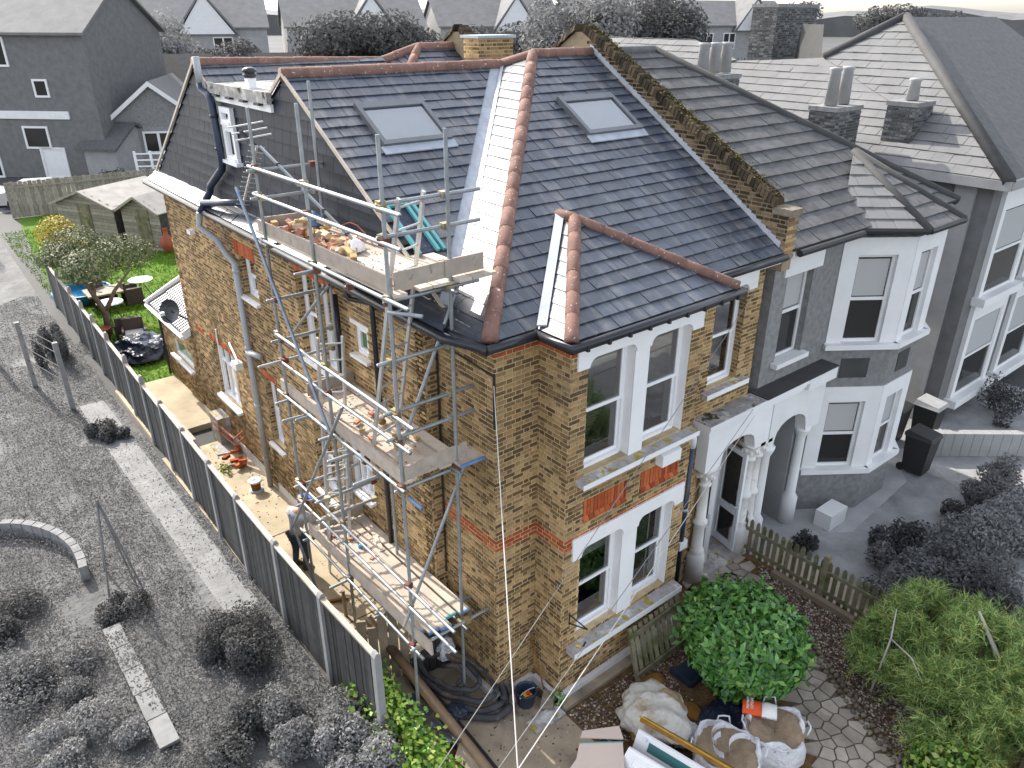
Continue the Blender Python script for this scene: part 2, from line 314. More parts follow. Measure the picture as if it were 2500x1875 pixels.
def clipto(poly, region):
    A = sum(region[i][0]*region[(i+1)%len(region)][1]-region[(i+1)%len(region)][0]*region[i][1] for i in range(len(region)))
    R = region if A > 0 else region[::-1]
    for i in range(len(R)):
        (x0,y0),(x1,y1) = R[i], R[(i+1)%len(R)]; a, b = (y1-y0), -(x1-x0); poly = clip(poly, a, b, a*x0+b*y0)
        if len(poly) < 3: return []
    return poly
# ---------------------------------------------------------------- ground sheets
def sheet(name, pts, z, m, kind='structure'):
    b = MB(); b.poly([(x,y,z) for x, y in pts]); return tag(b.build(name, m), kind=kind)
b = MB(); Ng = 60
gx = lambda i: math.copysign(abs(i)**2.2*1.1, i)
for i in range(-Ng//2, Ng//2+1):
    for j in range(-Ng//2, Ng//2+1): b.v.append((gx(i)+0, gx(j)+20, -.02))
for i in range(Ng):
    for j in range(Ng): a = i*(Ng+1)+j; b.f.append((a, a+Ng+1, a+Ng+2, a+1))
tag(b.build('ground', g_far), kind='structure')
sheet('garden_ground', [(-14,-8),(-1.82,-8),(-1.82,24),(-1.62,36),(-3,36),(-14,30)], -.012, g_ground)
sheet('alley_paving', [(-1.8,.9),(1,.9),(1,10.4),(-1.8,10.4)], 0, m_conc)
sheet('front_slab', [(-1.8,-6),(.6,-6),(.62,-.8),(.2,1.0),(-1.8,1.0)], -.004, m_slabc)
sheet('soil', [(.6,-6),(6,-6),(6,.4),(.6,.4)], -.008, m_soil)
sheet('lawn', [(-1.58,14.6),(6.6,14.6),(6.9,38.6),(-.3,39),(-1.42,24)], -.004, m_lawn)
b = MB(); b.box(-1.75,-.1,11.2,14.6,-.02,.13); tag(b.build('raised_patio', m_conc), kind='structure')
sheet('neighbour_paving', [(6,-1.2),(7,-.5),(8.1,-1.2),(10.8,-1.0),(12.4,.4),(14,.4),(14,2),(5.9,2),(5.9,-.3)], .0, g_pave)
sheet('neighbour_garden', [(6,-9),(18,-9),(18,2),(5.95,2)], -.006, grey('grey_pale_gravel', .30, noise=(1.6,.3), patch=[(.6,(.2,.2,.2),.5,.65)], bump=(12,.6,.03)))
sheet('worn_path', [(-2.75,14.5),(-2.1,14.5),(-1.95,4.3),(-2.5,4.0)], -.006, grey('grey_worn_earth', .21, noise=(2,.3), bump=(10,.6,.03)))
sheet('road', [(-30,36.2),(-5.2,34),(-2.0,41),(14,39.6),(14,47),(-30,47)], -.008, g_road)

# ---------------------------------------------------------------- THE HOUSE
house = thing('house', 'two storey yellow brick house with dark slate roof and scaffolding down its side', 'house')
BRICKS = []     # (score, hexa points, material, parent)
def cells(F, u0, u1, v0, v1, ops, name, m=None, thick=.25):
    us = sorted({u0,u1,*[min(max(x,u0),u1) for o in ops for x in o[:2]]}); vs = sorted({v0,v1,*[min(max(x,v0),v1) for o in ops for x in o[2:4]]})
    b = MB()
    for a, c in zip(us, us[1:]):
        for d, e in zip(vs, vs[1:]):
            if any(o[0] <= (a+c)/2 <= o[1] and o[2] <= (d+e)/2 <= o[3] for o in ops): continue
            b.fbox(F, a, c, d, e, -thick, 0)
    return b.build(name, m or m_mortar, house)
CH = .0655
def bricks(F, u0, u1, v0, v1, ops, parent, m=None, red=(), depth=.008, top=None, bias=1, list_=None):
    L = BRICKS if list_ is None else list_; m = m or m_brick
    nrm = (F(0,0,1)-F(0,0,0)); r = 0; v = v0
    while v+.03 < v1:
        vt = min(v+CH-.0205, v1); vc = (v+vt)/2
        iv = [(u0, u1)] if top is None else [top(vc)]
        for o in ops:
            if o[2] < vc < o[3]:
                nv = []
                for a, c in iv:
                    if o[1] <= a or o[0] >= c: nv.append((a, c)); continue
                    if o[0] > a: nv.append((a, o[0]))
                    if o[1] < c: nv.append((o[1], c))
                iv = nv
        mm = m_red if any(a < vc < c for a, c in red) else m
        for a, c in iv:
            u = a-(.145 if r % 2 else 0); k = 0
            while u < c-.02:
                w = .172 if k % 2 == 0 else .076
                x0, x1 = max(u, a), min(u+w, c); u += w+.021; k += 1
                if x1-x0 < .025: continue
                j = random.uniform(-.0015,.0015); d = depth+random.uniform(-.003,.004)
                p = [F(x0,v+j,0),F(x1,v+j,0),F(x1,vt+j,0),F(x0,vt+j,0),F(x0,v+j,d),F(x1,v+j,d),F(x1,vt+j,d),F(x0,vt+j,d)]
                q = CAMP-p[0]; L.append((bias*(x1-x0)*max(0,q.dot(nrm))/q.length**3, p, mm, parent))
        v += CH; r += 1
def emit_pieces(L, name, many, limit=300, house_=None):
    L.sort(key=lambda t: -t[0]); rest = {}
    for s, p, m, par in L[:limit]: MB().hexa(p).build(name, m, par)
    for s, p, m, par in L[limit:]: rest.setdefault(m.name, (m, MB()))[1].hexa(p)
    for m, b in rest.values(): stuff(b.build(many, m, house_))

SX = -.2
Fs  = frame((SX,0,0), (0,1,0), (-1,0,0))        # side wall, u = y
Fs0 = frame((0,0,0), (0,1,0), (-1,0,0))
Ff  = frame((0,0,0), (1,0,0), (0,-1,0))         # main front
Fb  = frame((0,-.59,0), (1,0,0), (0,-1,0))      # bay front
Fbl = frame((.71,0,0), (0,-1,0), (-1,0,0))      # bay left cheek, u = -y
Fbr = frame((3.245,-.59,0), (0,1,0), (1,0,0))
FX = frame((0,1.25,0), (-1,0,0), (0,-1,0))      # return face at the step
BX0, BX1 = .71, 3.245
ops_side = [(6.95,7.7,4.42,5.22),(4.45,5.15,4.02,5.55),(3.74,4.42,4.02,5.55),(2.77,3.15,4.74,5.19),(9.05,10.3,1.28,2.62),(6.75,7.35,1.3,2.8),(4.45,5.15,1.28,2.75),(3.0,3.75,2.08,2.9)]
ops_bay = [(1.0,1.84,3.9,5.6),(2.12,2.96,3.9,5.6),(1.02,1.86,1.05,2.72),(2.18,2.99,1.05,2.72)]
panels = [(1.03,1.86,3.14,3.47),(2.16,2.99,3.14,3.47)]
ops_main = [(4.3,5.08,3.9,5.55),(4.36,5.78,0,2.95)]
RB = ((2.775,2.925),); RT = ((5.62,6.0),)
w_side = cells(Fs, 1.253, 12.05, 0, 5.95, ops_side, 'wall'); bricks(Fs, 1.25, 12.05, .15, 5.9, ops_side+[(6.9,7.88,5.22,5.5),(4.4,5.2,5.55,5.74),(3.7,4.46,5.55,5.74),(2.7,3.22,5.19,5.27),(8.68,10.5,2.62,2.76),(10.9,11.5,2.52,2.66),(6.7,7.42,2.8,2.96)], w_side)
w_s0 = cells(Fs0, .003, 1.247, 0, 5.95, [], 'wall'); bricks(Fs0, 0, 1.25, .15, 5.9, [], w_s0, red=RB+RT)
w_ret = cells(FX, .001, .2, 0, 5.95, [], 'wall', thick=.2); bricks(FX, .0, .2, .15, 5.9, [], w_ret)
w_fr = cells(Ff, .001, BX0+.2, 0, 5.95, [], 'wall'); bricks(Ff, 0, BX0, .15, 5.9, [], w_fr, red=RB+RT, bias=1.6)
w_fr2 = cells(Ff, BX1-.2, 5.5, 0, 5.95, ops_main, 'wall'); bricks(Ff, BX1, 5.5, .15, 5.9, ops_main+[(4.08,5.29,5.4,5.9)], w_fr2)
w_bl = cells(Fbl, -.2, .587, 0, 5.95, [], 'wall'); bricks(Fbl, .01, .59, .15, 5.9, [], w_bl, red=RB+RT, bias=1.2)
w_b = cells(Fb, BX0+.001, BX1-.001, 0, 5.95, ops_bay, 'wall'); bricks(Fb, BX0, BX1, .15, 5.9, ops_bay+panels+[(.8,3.18,5.46,5.9),(.85,3.18,2.56,2.92),(1.0,2.98,3.9,5.6),(1.02,2.99,1.05,2.72)], w_b, red=((2.775,2.925),(5.62,6)), bias=1.4)
w_br = cells(Fbr, .003, .7, 0, 5.95, [], 'wall'); bricks(Fbr, 0, .59, .15, 5.9, [], w_br)
# closing walls at the back
b = MB(); b.box(SX,5.5,11.8,12.05,0,5.95); b.build('wall', m_mortar, house)
# red arches of soldier bricks over the side windows
def soldiers(F, u0, u1, v0, v1, n, parent, m=None, d=.012, name='arch_brick', tilt=0):
    for i in range(n):
        a = u0+(u1-u0)*i/n; c = u0+(u1-u0)*(i+1)/n-.008; MB().fbox(F, a, c, v0, v1, -.05, d+random.uniform(-.003,.003)).build(name, m or m_red, parent)
for a in ((6.9,7.88,5.23,5.49,12),(4.4,5.2,5.56,5.73,11),(3.7,4.46,5.56,5.73,10),(8.7,10.48,2.63,2.75,22),(10.92,11.48,2.53,2.65,8),(6.7,7.42,2.81,2.95,10)): soldiers(Fs, *a, w_side)
# red recessed panels under the first floor bay windows
for u0, u1, v0, v1 in panels:
    MB().fbox(Fb, u0, u1, v0, v1, -.1, .002).build('panel_back', m_darkbrick, w_b)
    soldiers(Fb, u0+.01, u1-.03, v0+.07, v1, 12, w_b, d=.006, name='panel_brick')
    for i in range(8):
        a = u0+(u1-u0)*i/8; c = u0+(u1-u0)*(i+1)/8-.01
        MB().hexa([Fb(a,v0,0),Fb(c,v0,0),Fb(c,v0+.085,0),Fb(a,v0+.085,0),Fb(a,v0,.035),Fb(c,v0,.035),Fb(c,v0+.03,.035),Fb(a,v0+.03,.035)]).build('panel_sill_brick', m_red, w_b)
    MB().fbox(Fb, u1-.028, u1, v0+.07, v1, -.05, .02).build('panel_brick', m_red, w_b)
for u0,u1,v0,v1 in ops_side[:3]+ops_side[4:7]: bricks(frame((SX-.002,u1,0),(1,0,0),(0,-1,0)),0,.115,v0,v1,[],w_side)
bricks(frame((5.08,-.002,0),(0,1,0),(-1,0,0)),0,.115,3.9,5.55,[],w_fr2)
emit_pieces(BRICKS, 'brick', 'bricks', 300, house)
# white plinth
b = MB(); b.box(-.05,BX0-.05,-.07,0,0,.14); b.box(BX0-.07,BX0,-.66,-.07,0,.14); b.box(BX0-.07,BX1+.05,-.67,-.59,0,.15); b.box(-.07,0,-.07,1.25,0,.13); b.box(SX-.03,SX,1.25,7.4,0,.2); b.box(SX-.02,SX,7.9,12,0,.25)
b.build('plinth', m_dirtywhite, house)
MB().box(BX0-.06,BX1+.15,-.82,-.67,-.02,.05).build('plinth_kerb', m_slabc, house)

# windows -------------------------------------------------------------
def window(F, u0, u1, v0, v1, dep=.11, kind='sash', fw_=.055, parent=house, gm=None, lining=True, deep=.7, name='window'):
    gm = gm or m_glass; b = MB(); d0 = -dep-.07; d1 = -dep
    b.fbox(F,u0,u0+fw_,v0,v1,d0,d1); b.fbox(F,u1-fw_,u1,v0,v1,d0,d1); b.fbox(F,u0+fw_,u1-fw_,v0,v0+fw_,d0,d1+.02); b.fbox(F,u0+fw_,u1-fw_,v1-fw_,v1,d0,d1)
    a0, a1, c0, c1 = u0+fw_, u1-fw_, v0+fw_, v1-fw_; panes = []; s = .035
    if kind == 'sash':
        vm = (v0+v1)/2-.02
        for lo, hi, q0, q1 in ((vm, c1, d0+.03, d1-.004), (c0, vm+.05, d0+.004, d1-.036)):
            b.fbox(F,a0,a0+s,lo,hi,q0,q1); b.fbox(F,a1-s,a1,lo,hi,q0,q1); b.fbox(F,a0+s,a1-s,lo,lo+s+.012,q0,q1); b.fbox(F,a0+s,a1-s,hi-s,hi,q0,q1); panes.append((a0+s,a1-s,lo+s,hi-s,(q0+q1)/2))
    elif kind == 'grid':
        n = 3
        for i in range(1,n): x = a0+(a1-a0)*i/n; b.fbox(F,x-.02,x+.02,c0,c1,d0+.01,d1-.003)
        h = c0+(c1-c0)*.68; b.fbox(F,a0,a1,h-.02,h+.02,d0+.012,d1-.006)
        for i in range(n): panes.append((a0+(a1-a0)*i/n,a0+(a1-a0)*(i+1)/n,c0,c1,d0+.03))
    else:
        b.fbox(F,a0,a0+s,c0,c1,d0+.02,d1-.003); b.fbox(F,a1-s,a1,c0,c1,d0+.02,d1-.003); b.fbox(F,a0+s,a1-s,c0,c0+s,d0+.02,d1-.003); b.fbox(F,a0+s,a1-s,c1-s,c1,d0+.02,d1-.003); panes.append((a0+s,a1-s,c0+s,c1-s,d0+.03))
    w = b.build(name, m_upvc, parent)
    for p0,p1,q0,q1,d in panes: MB().poly([F(p0,q0,d),F(p1,q0,d),F(p1,q1,d),F(p0,q1,d)]).build('pane', gm, w)
    if lining:
        b = MB(); e = .1
        b.fbox(F,u0-e,u1+e,v0-e,v1+e,-dep-deep-.02,-dep-deep); b.fbox(F,u0-e,u1+e,v0-e-.02,v0-e,-dep-deep,-.26); b.fbox(F,u0-e,u1+e,v1+e,v1+e+.02,-dep-deep,-.26); b.fbox(F,u0-e-.02,u0-e,v0-e,v1+e,-dep-deep,-.26); b.fbox(F,u1+e,u1+e+.02,v0-e,v1+e,-dep-deep,-.26)
        b.build('room_lining', m_room if lining is True else lining, w)
    return w
wl1 = window(Fb,1.0,1.84,3.9,5.6,.13); window(Fb,2.12,2.96,3.9,5.6,.13); wl2 = window(Fb,1.02,1.86,1.05,2.72,.13,lining=m_dark); wl3 = window(Fb,2.18,2.99,1.05,2.72,.13)
window(Ff,4.3,5.08,3.9,5.55,.12,lining=m_dark)
side_w = [window(Fs,6.95,7.7,4.42,5.22,.12), window(Fs,4.45,5.15,4.02,5.55,.12), window(Fs,3.74,4.42,4.02,5.55,.12), window(Fs,2.77,3.15,4.74,5.19,.03,'one',gm=m_green_glass,lining=False), window(Fs,9.05,10.3,1.28,2.62,.08,'grid'), window(Fs,6.75,7.35,1.3,2.8,.12), window(Fs,4.45,5.15,1.28,2.75,.12), window(Fs,3.0,3.75,2.08,2.9,.04,'grid',lining=m_dark)]
# venetian blind, roller blind and a slatted bed frame seen through the panes
b = MB()
for i in range(38): v = 1.16+i*.039; b.hexa([Fb(2.25,v,-.27),Fb(2.93,v,-.27),Fb(2.93,v+.004,-.27),Fb(2.25,v+.004,-.27),Fb(2.25,v+.02,-.235),Fb(2.93,v+.02,-.235),Fb(2.93,v+.024,-.235),Fb(2.25,v+.024,-.235)])
bl = b.build('blind', m_blind, wl3)
b = MB(); b.fbox(Fb,2.4,2.43,1.15,2.66,-.232,-.229); b.fbox(Fb,2.72,2.75,1.15,2.66,-.232,-.229); b.build('blind_tape', m_white, wl3)
b = MB(); b.fbox(Fb,1.09,1.8,2.25,2.66,-.27,-.25); b.build('roller_blind', m_blind, wl2)
for w_, a in ((wl1,1.07),): MB().fbox(Fb,a,a+.7,5.35,5.55,-.27,-.24).build('blind', m_blind, w_)
for i in range(11): MB().bar(Fb(.95,3.85+i*.065,-.75+i*.03), Fb(1.75,3.85+i*.065,-.75+i*.03), .03, .02).build('bed_slat', m_board, wl1)
# white lintels with shouldered arches, piers, sills
def lintel(F, L, R_, vb, vt, ops, va, d=.035, name='lintel'):
    pts = [(L,vb)]
    for a, c in ops:
        pts.append((a,vb))
        for t in range(1,7): an = PI/2*t/6; pts.append((a+.13*(1-math.cos(an)), vb+(va-vb)*math.sin(an)))
        for t in range(0,6): an = PI/2*t/6; pts.append((c-.13+.13*math.sin(an), va-(va-vb)*(1-math.cos(an))))
        pts.append((c,vb))
    pts += [(R_,vb),(R_,vt),(L,vt)]
    return MB().prism([F(u,v,d) for u, v in pts], F(0,0,-.14)-F(0,0,d)).build(name, m_white, house)
lintel(Fb,.80,3.18,5.46,5.9,[(1.0,1.84),(2.12,2.96)],5.58); lintel(Fb,.85,3.18,2.56,2.92,[(1.02,1.86),(2.18,2.99)],2.7)
lintel(Ff,4.08,5.29,5.43,5.78,[(4.3,5.08)],5.55)
for a in ((1.845,2.115,3.88,5.46),(1.865,2.175,1.03,2.56)): MB().fbox(Fb,*a,-.12,.012).build('window_pier', m_white, house)
for u,v0,v1 in ((1.845,3.9,5.58),(2.965,3.9,5.58),(1.865,1.05,2.7),(2.985,1.05,2.7)): MB().fbox(Fb,u-.012,u-.001,v0,v1,-.13,0).build('reveal', m_white, house)
def sill(F,u0,u1,vb,vt,proj,dep=.14,slope=.03,m=None):
    s = MB().hexa([F(u0,vb,-dep),F(u1,vb,-dep),F(u1,vb,proj),F(u0,vb,proj),F(u0,vt+slope,-dep),F(u1,vt+slope,-dep),F(u1,vt,proj),F(u0,vt,proj)]).build('sill', m or m_sill, house)
    return s
def silledge(F,u0,u1,vb,vt,proj): MB().fbox(F,u0,u1,vb,vt,proj,proj+.012).build('sill_edge', m_white, house)
sill(Fb,.86,3.2,3.80,3.86,.16); silledge(Fb,.86,3.2,3.79,3.865,.16); sill(Fb,.82,3.2,.9,.99,.19); silledge(Fb,.82,3.2,.89,.985,.19)
sill(Ff,4.17,5.28,3.80,3.87,.13); silledge(Ff,4.17,5.28,3.79,3.875,.13)
for u0,u1,v in ((6.9,7.75,4.36),(4.42,5.2,3.95),(3.7,4.45,3.95),(2.7,3.22,4.66),(6.7,7.42,1.2),(4.4,5.2,1.18)): sill(Fs,u0,u1,v,v+.05,.09,.1,.01,m_dirtywhite)
sill(Fs,9.0,10.36,1.2,1.26,.12,.1,.02,m_upvc); sill(Fs,2.95,3.8,2.02,2.07,.12,.1,.02,m_upvc); MB().fbox(Fs,2.68,3.24,5.195,5.26,0,.03).build('lintel', m_dirtywhite, house)
MB().hexa([Fb(2.46,3.5,0),Fb(2.86,3.5,0),Fb(2.86,3.74,0),Fb(2.46,3.74,0),Fb(2.46,3.5,.14),Fb(2.86,3.5,.14),Fb(2.86,3.68,.14),Fb(2.46,3.68,.14)]).build('vent_cover', m_upvc, house)

# ---------------------------------------------------------------- roof
T = .617; E = 6.0
roof = MB(); X1, Y1, Z1 = 4.12, 4.19, 8.72; GY, GZ = 4.64, 8.55; RY, RZ = 8.39, 8.55; W = 5.5
hipc = (-.27,-.27,E); ap = (X1,Y1,Z1); gm_ = (3.78,GY,GZ)
under = lambda P, d=.03: [(p[0],p[1],p[2]-d) for p in P]
A_front = [hipc, (W,-.27,E), (W,Y1,Z1), ap]
A_hip = [hipc, ap, gm_, (-.45,.36,5.9)]
A_g1 = [(-.23,.58,6.02), gm_, (-.23,GY,GZ)]
for P in (A_front, A_hip, A_g1): roof.poly(under(P))
roof.poly(under([(W,Y1,Z1),(W,6.5,7.4),(3.8,6.5,7.4),gm_,ap])); roof.poly(under([(-.23,GY,GZ),gm_,(3.78,5.2,8.2),(-.23,5.2,8.2)]))
roof.poly(under([(-.23,7.9,8.24),(3.6,7.9,8.24),(3.6,RY,RZ),(-.23,RY,RZ)])); roof.poly(under([(-.23,RY,RZ),(5.5,RY,RZ),(5.5,12.2,6.05),(-.22,12.2,6.05)]))
A_r2 = [(3.4,7.35,7.95),(W,7.35,7.95),(W,8.55,8.7),(4.6,8.55,8.7)]
roof.poly(under(A_r2)); roof.poly(under([(3.4,7.35,7.95),(4.6,8.55,8.7),(3.62,8.4,8.46),(3.3,7.9,8.2)])); roof.poly(under([(3.4,6.5,7.4),(W,6.5,7.4),(W,7.35,7.95),(3.4,7.35,7.95)]))
A_strip = [(-.47,.36,5.99),(-.2,.64,6.17),(-.2,12.15,6.17),(-.47,12.15,5.99)]
roof.poly(under(A_strip))
BAX, BAY, BAZ = 1.98, .77, 6.86; bl_, br_ = (.44,-.86,E), (3.52,-.86,E)
B_front = [bl_, br_, (BAX,BAY,BAZ)]; B_left = [bl_, (BAX,BAY,BAZ), (BAX,1.12,BAZ), (.44,-.27,E)]; B_right = [br_, (3.52,-.27,E), (BAX,1.12,BAZ), (BAX,BAY,BAZ)]
for P in (B_front, B_left, B_right): roof.poly(under(P, .015))
roof = roof.build('roof', m_black, house)
SL = []
def slates(P3, u_dir, gauge, width, out, mtl, parent, h0=.024, h1=.006, seedoff=0, jit=.35, origin=None, lap=.01, rnd=1):
    P3 = [V(p) for p in P3]; n = V((0,0,0))
    for i in range(len(P3)): n += P3[i].cross(P3[(i+1)%len(P3)])
    n.normalize()
    if n.dot(V((-.3,-.2,1))) < 0 and abs(n.z) > .1: n = -n
    if abs(n.z) <= .1 and n.x > 0: n = -n
    U = V(u_dir); U = (U-n*U.dot(n)).normalized(); Vd = n.cross(U)
    if Vd.z < 0: Vd = -Vd
    O = V(origin) if origin else P3[0]
    reg = [((p-O).dot(U),(p-O).dot(Vd)) for p in P3]
    umin, umax = min(r[0] for r in reg), max(r[0] for r in reg); vmin, vmax = min(r[1] for r in reg), max(r[1] for r in reg)
    r = math.floor(vmin/gauge)
    while r*gauge < vmax:
        v0, v1 = r*gauge-.004, (r+1)*gauge+lap; u = umin-width*(1+.5*(r%2))+seedoff
        while u < umax:
            w = width*random.uniform(1-jit*.2,1+jit*.2); rect = [(u+.003,v0),(u+w-.003,v0),(u+w-.003,v1),(u+.003,v1)]; u += w
            pg = clipto(rect, reg)
            if len(pg) < 3: continue
            ar = sum(pg[i][0]*pg[(i+1)%len(pg)][1]-pg[(i+1)%len(pg)][0]*pg[i][1] for i in range(len(pg)))/2
            if abs(ar) < .0004: continue
            if ar < 0: pg.reverse()
            a0 = h0+random.uniform(-.005,.008)*rnd; sk = random.uniform(-.02,.02)*rnd
            top = [O+U*p[0]+Vd*p[1]+n*(a0+(h1-a0)*(p[1]-v0)/(v1-v0)+sk*(p[0]-rect[0][0])) for p in pg]; bot = [O+U*p[0]+Vd*p[1]-n*.004 for p in pg]
            q = CAMP-top[0]; out.append((abs(ar)*max(0,q.dot(n))/q.length**3, top, bot, mtl, parent))
        r += 1
def emit_slates(L, name, many, limit, par):
    L.sort(key=lambda t: -t[0]); rest = MB()
    for i, (s, top, bot, m, p) in enumerate(L):
        b = MB() if i < limit else rest; k = len(b.v); n = len(top); b.v += [tuple(q) for q in top]+[tuple(q) for q in bot]
        fl = (V(top[1])-V(top[0])).cross(V(top[2])-V(top[0])).dot(V(top[0])-V(bot[0])) < 0
        fs = [tuple(range(k,k+n))]+[(k+j,k+n+j,k+n+(j+1)%n,k+(j+1)%n) for j in range(n)]
        b.f += [f[::-1] for f in fs] if fl else fs
        if i < limit: b.build(name, m, p)
    if rest.f: stuff(rest.build(many, L[0][3], par))
G = .21
slates(A_front,(1,0,0),G,.27,SL,m_slate,roof,origin=(0,-.27,E)); slates(A_hip,(0,1,0),G,.27,SL,m_slate,roof,origin=(-.27,0,E),h0=.014,h1=.005,rnd=.3); slates([(-.23,.80,6.157),(3.56,4.64,8.55),(-.23,4.64,8.55)],(1,0,0),G,.27,SL,m_slate,roof,origin=(0,.58,6.02))
slates(A_strip,(0,1,0),G,.27,SL,m_slate,roof,origin=(-.47,0,5.99),h0=.016); slates(A_r2,(1,0,0),G,.27,SL,m_slate,roof); slates([(3.4,7.35,7.95),(4.6,8.55,8.7),(3.62,8.4,8.46),(3.3,7.9,8.2)],(0,1,0),G,.27,SL,m_slate,roof)
slates([(-.23,7.9,8.24),(3.6,7.9,8.24),(3.6,RY,RZ),(-.23,RY,RZ)],(1,0,0),G,.27,SL,m_slate,roof)
slates(B_front,(1,0,0),G,.27,SL,m_slate,roof,h0=.028); slates(B_left,(0,1,0),G,.27,SL,m_slate,roof,h0=.014,h1=.005,rnd=.3); slates(B_right,(0,1,0),G,.27,SL,m_slate,roof)
emit_slates(SL, 'slate', 'slates', 300, roof)
# slate hung gable wall
gw = MB(); gx_ = -.185
G1 = [(.84,6.15),(5.25,6.15),(5.25,8.1),(GY,8.5)]; G2 = [(5.25,6.15),(7.85,6.15),(7.85,8.06),(5.25,8.06)]; G3 = [(7.85,6.15),(11.98,6.15),(RY,8.5),(7.85,8.15)]
for P in (G1,G2,G3): gw.prism([(gx_,y,z) for y,z in P], (.2,0,0))
gw = gw.build('gable_wall', m_dark, house); HL = []
for P in (G1,G2,G3): slates([(gx_,y,z) for y,z in P],(0,1,0),.205,.3,HL,m_hung,gw,h0=.03,h1=.006,lap=-.010,jit=.7,rnd=.25,origin=(gx_,0,6.15))
emit_slates(HL, 'hung_slate', 'hung_slates', 300, gw)
for p0,p1 in (((-.235,.55,6.06),(-.235,GY,8.575)),((-.235,GY,8.575),(-.235,5.25,8.2)),((-.235,7.85,8.22),(-.235,RY,8.575)),((-.235,RY,8.575),(-.235,12.22,6.1))): barO('verge_board', p0, p1, .03, .05, m_board, house)
# flat roof between the two gables
MB().box(-.26,3.7,5.15,7.95,8.16,8.25).build('flat_roof', m_moss, house)
MB().box(-.31,-.24,5.1,7.95,8.12,8.29).build('flat_roof_edge', m_moss, house); MB().box(-.255,-.21,5.12,7.8,8.0,8.12).build('fascia', m_white, house)
for y in (5.5,6.1,6.7,7.3): MB().box(-.33,-.256,y-.1,y+.1,8.08,8.115).build('gutter_clip', m_black, house)
v_ = MB(); v_.box(-.12,.12,6.3,6.54,8.25,8.27); v_.box(-.07,.07,6.35,6.49,8.27,8.41); vo = v_.build('roof_vent', m_white, house); MB().lathe((0,6.42,8.41),[(.09,0),(.11,.03),(.11,.06),(.09,.065),(.09,.08),(.115,.09),(.11,.13),(.06,.16)],14).build('vent_cowl', m_black, vo, True)
# dormer window in the slate hung wall
Fg = frame((gx_-.02,0,0),(0,1,0),(-1,0,0))
MB().fbox(Fg,6.76,7.36,7.0,7.93,-.02,.004).build('window_surround', m_hung, house)
dw = window(Fg,6.8,7.3,7.04,7.62,-.065,'one',lining=False); window(Fg,6.82,7.32,7.63,7.92,-.075,'one',lining=False); MB().fbox(Fg,6.72,7.42,6.98,7.035,0,.12).build('sill', m_upvc, house)
MB().fbox(Fg,6.83,7.27,7.07,7.9,.003,.006).build('curtain', m_blind, house)
# ridge and hip tiles
def tiles(p0, p1, L=.40, r=.098, name='ridge_tile', m=None):
    p0, p1 = V(p0), V(p1); d = p1-p0; n = max(1, round(d.length/L)); key = 'tile'
    if key not in _unit:
        b = MB(); b.tube([(-.5,0,0),(.46,0,0),(.5,0,0)], [.5,.47,.44], 12); _unit[key] = b.mesh('ridge_tile', m_ridge, True)
    for i in range(n):
        a, c = p0+d*(i/n), p0+d*((i+1.03)/n); s = random.uniform(.97,1.03)
        place(name, _unit[key], seg(a, c, 2*r*s, 2*r*s, random.uniform(-.1,.1)), house)
up_ = lambda p, h=.01: (p[0],p[1],p[2]+h)
tiles(up_(hipc,.03),up_(ap)); tiles(up_(ap),(W,Y1,Z1+.01)); tiles(up_(gm_),up_(ap),r=.09); tiles((-.24,GY,GZ+.01),up_(gm_)); tiles((-.24,RY,RZ+.01),(3.62,8.4,8.47)); tiles((3.62,8.4,8.47),(4.6,8.55,8.71)); tiles((4.6,8.55,8.71),(W,8.55,8.71)); tiles((3.5,7.45,8.02),(4.6,8.55,8.71))
tiles(up_(bl_,.04),(BAX,BAY,BAZ+.02),r=.09); tiles(up_(br_,.04),(BAX,BAY,BAZ+.02),r=.075); tiles((BAX,BAY,BAZ+.02),(BAX,1.1,BAZ+.02),r=.085)
# lead valleys
def strip(name, p0, p1, w0, w1, m, par=roof):
    MB().hexa([V(p0)-V(w0)-V((0,0,.02)),V(p0)+V(w1)-V((0,0,.02)),V(p1)+V(w1)-V((0,0,.02)),V(p1)-V(w0)-V((0,0,.02)),V(p0)-V(w0),V(p0)+V(w1),V(p1)+V(w1),V(p1)-V(w0)]).build(name, m, par)
def sheet3(name, pts, m, par, h=.012): pts = [V(p)+V((0,0,h)) for p in pts]; return MB().prism(pts, (0,0,-.006)).build(name, m, par)
sheet3('lead_valley',[(-.23,.56,6.01),(3.78,4.64,8.55),(3.50,4.64,8.55),(-.23,.86,6.195)],m_lead,roof,.003)
sheet3('lead_valley',[(-.23,.56,6.01),(3.78,4.64,8.55),(3.80,4.58,8.55),(-.16,.50,6.06)],m_lead,roof,.03)
strip('lead_valley',(.47,-.26,6.05),(1.96,1.1,6.90),(.05,.02,-.01),(.03,-.11,.02),m_lead)
strip('lead_valley',(3.5,-.26,6.02),(2.0,1.1,6.88),(.05,.02,-.01),(.03,-.08,.02),m_lead)
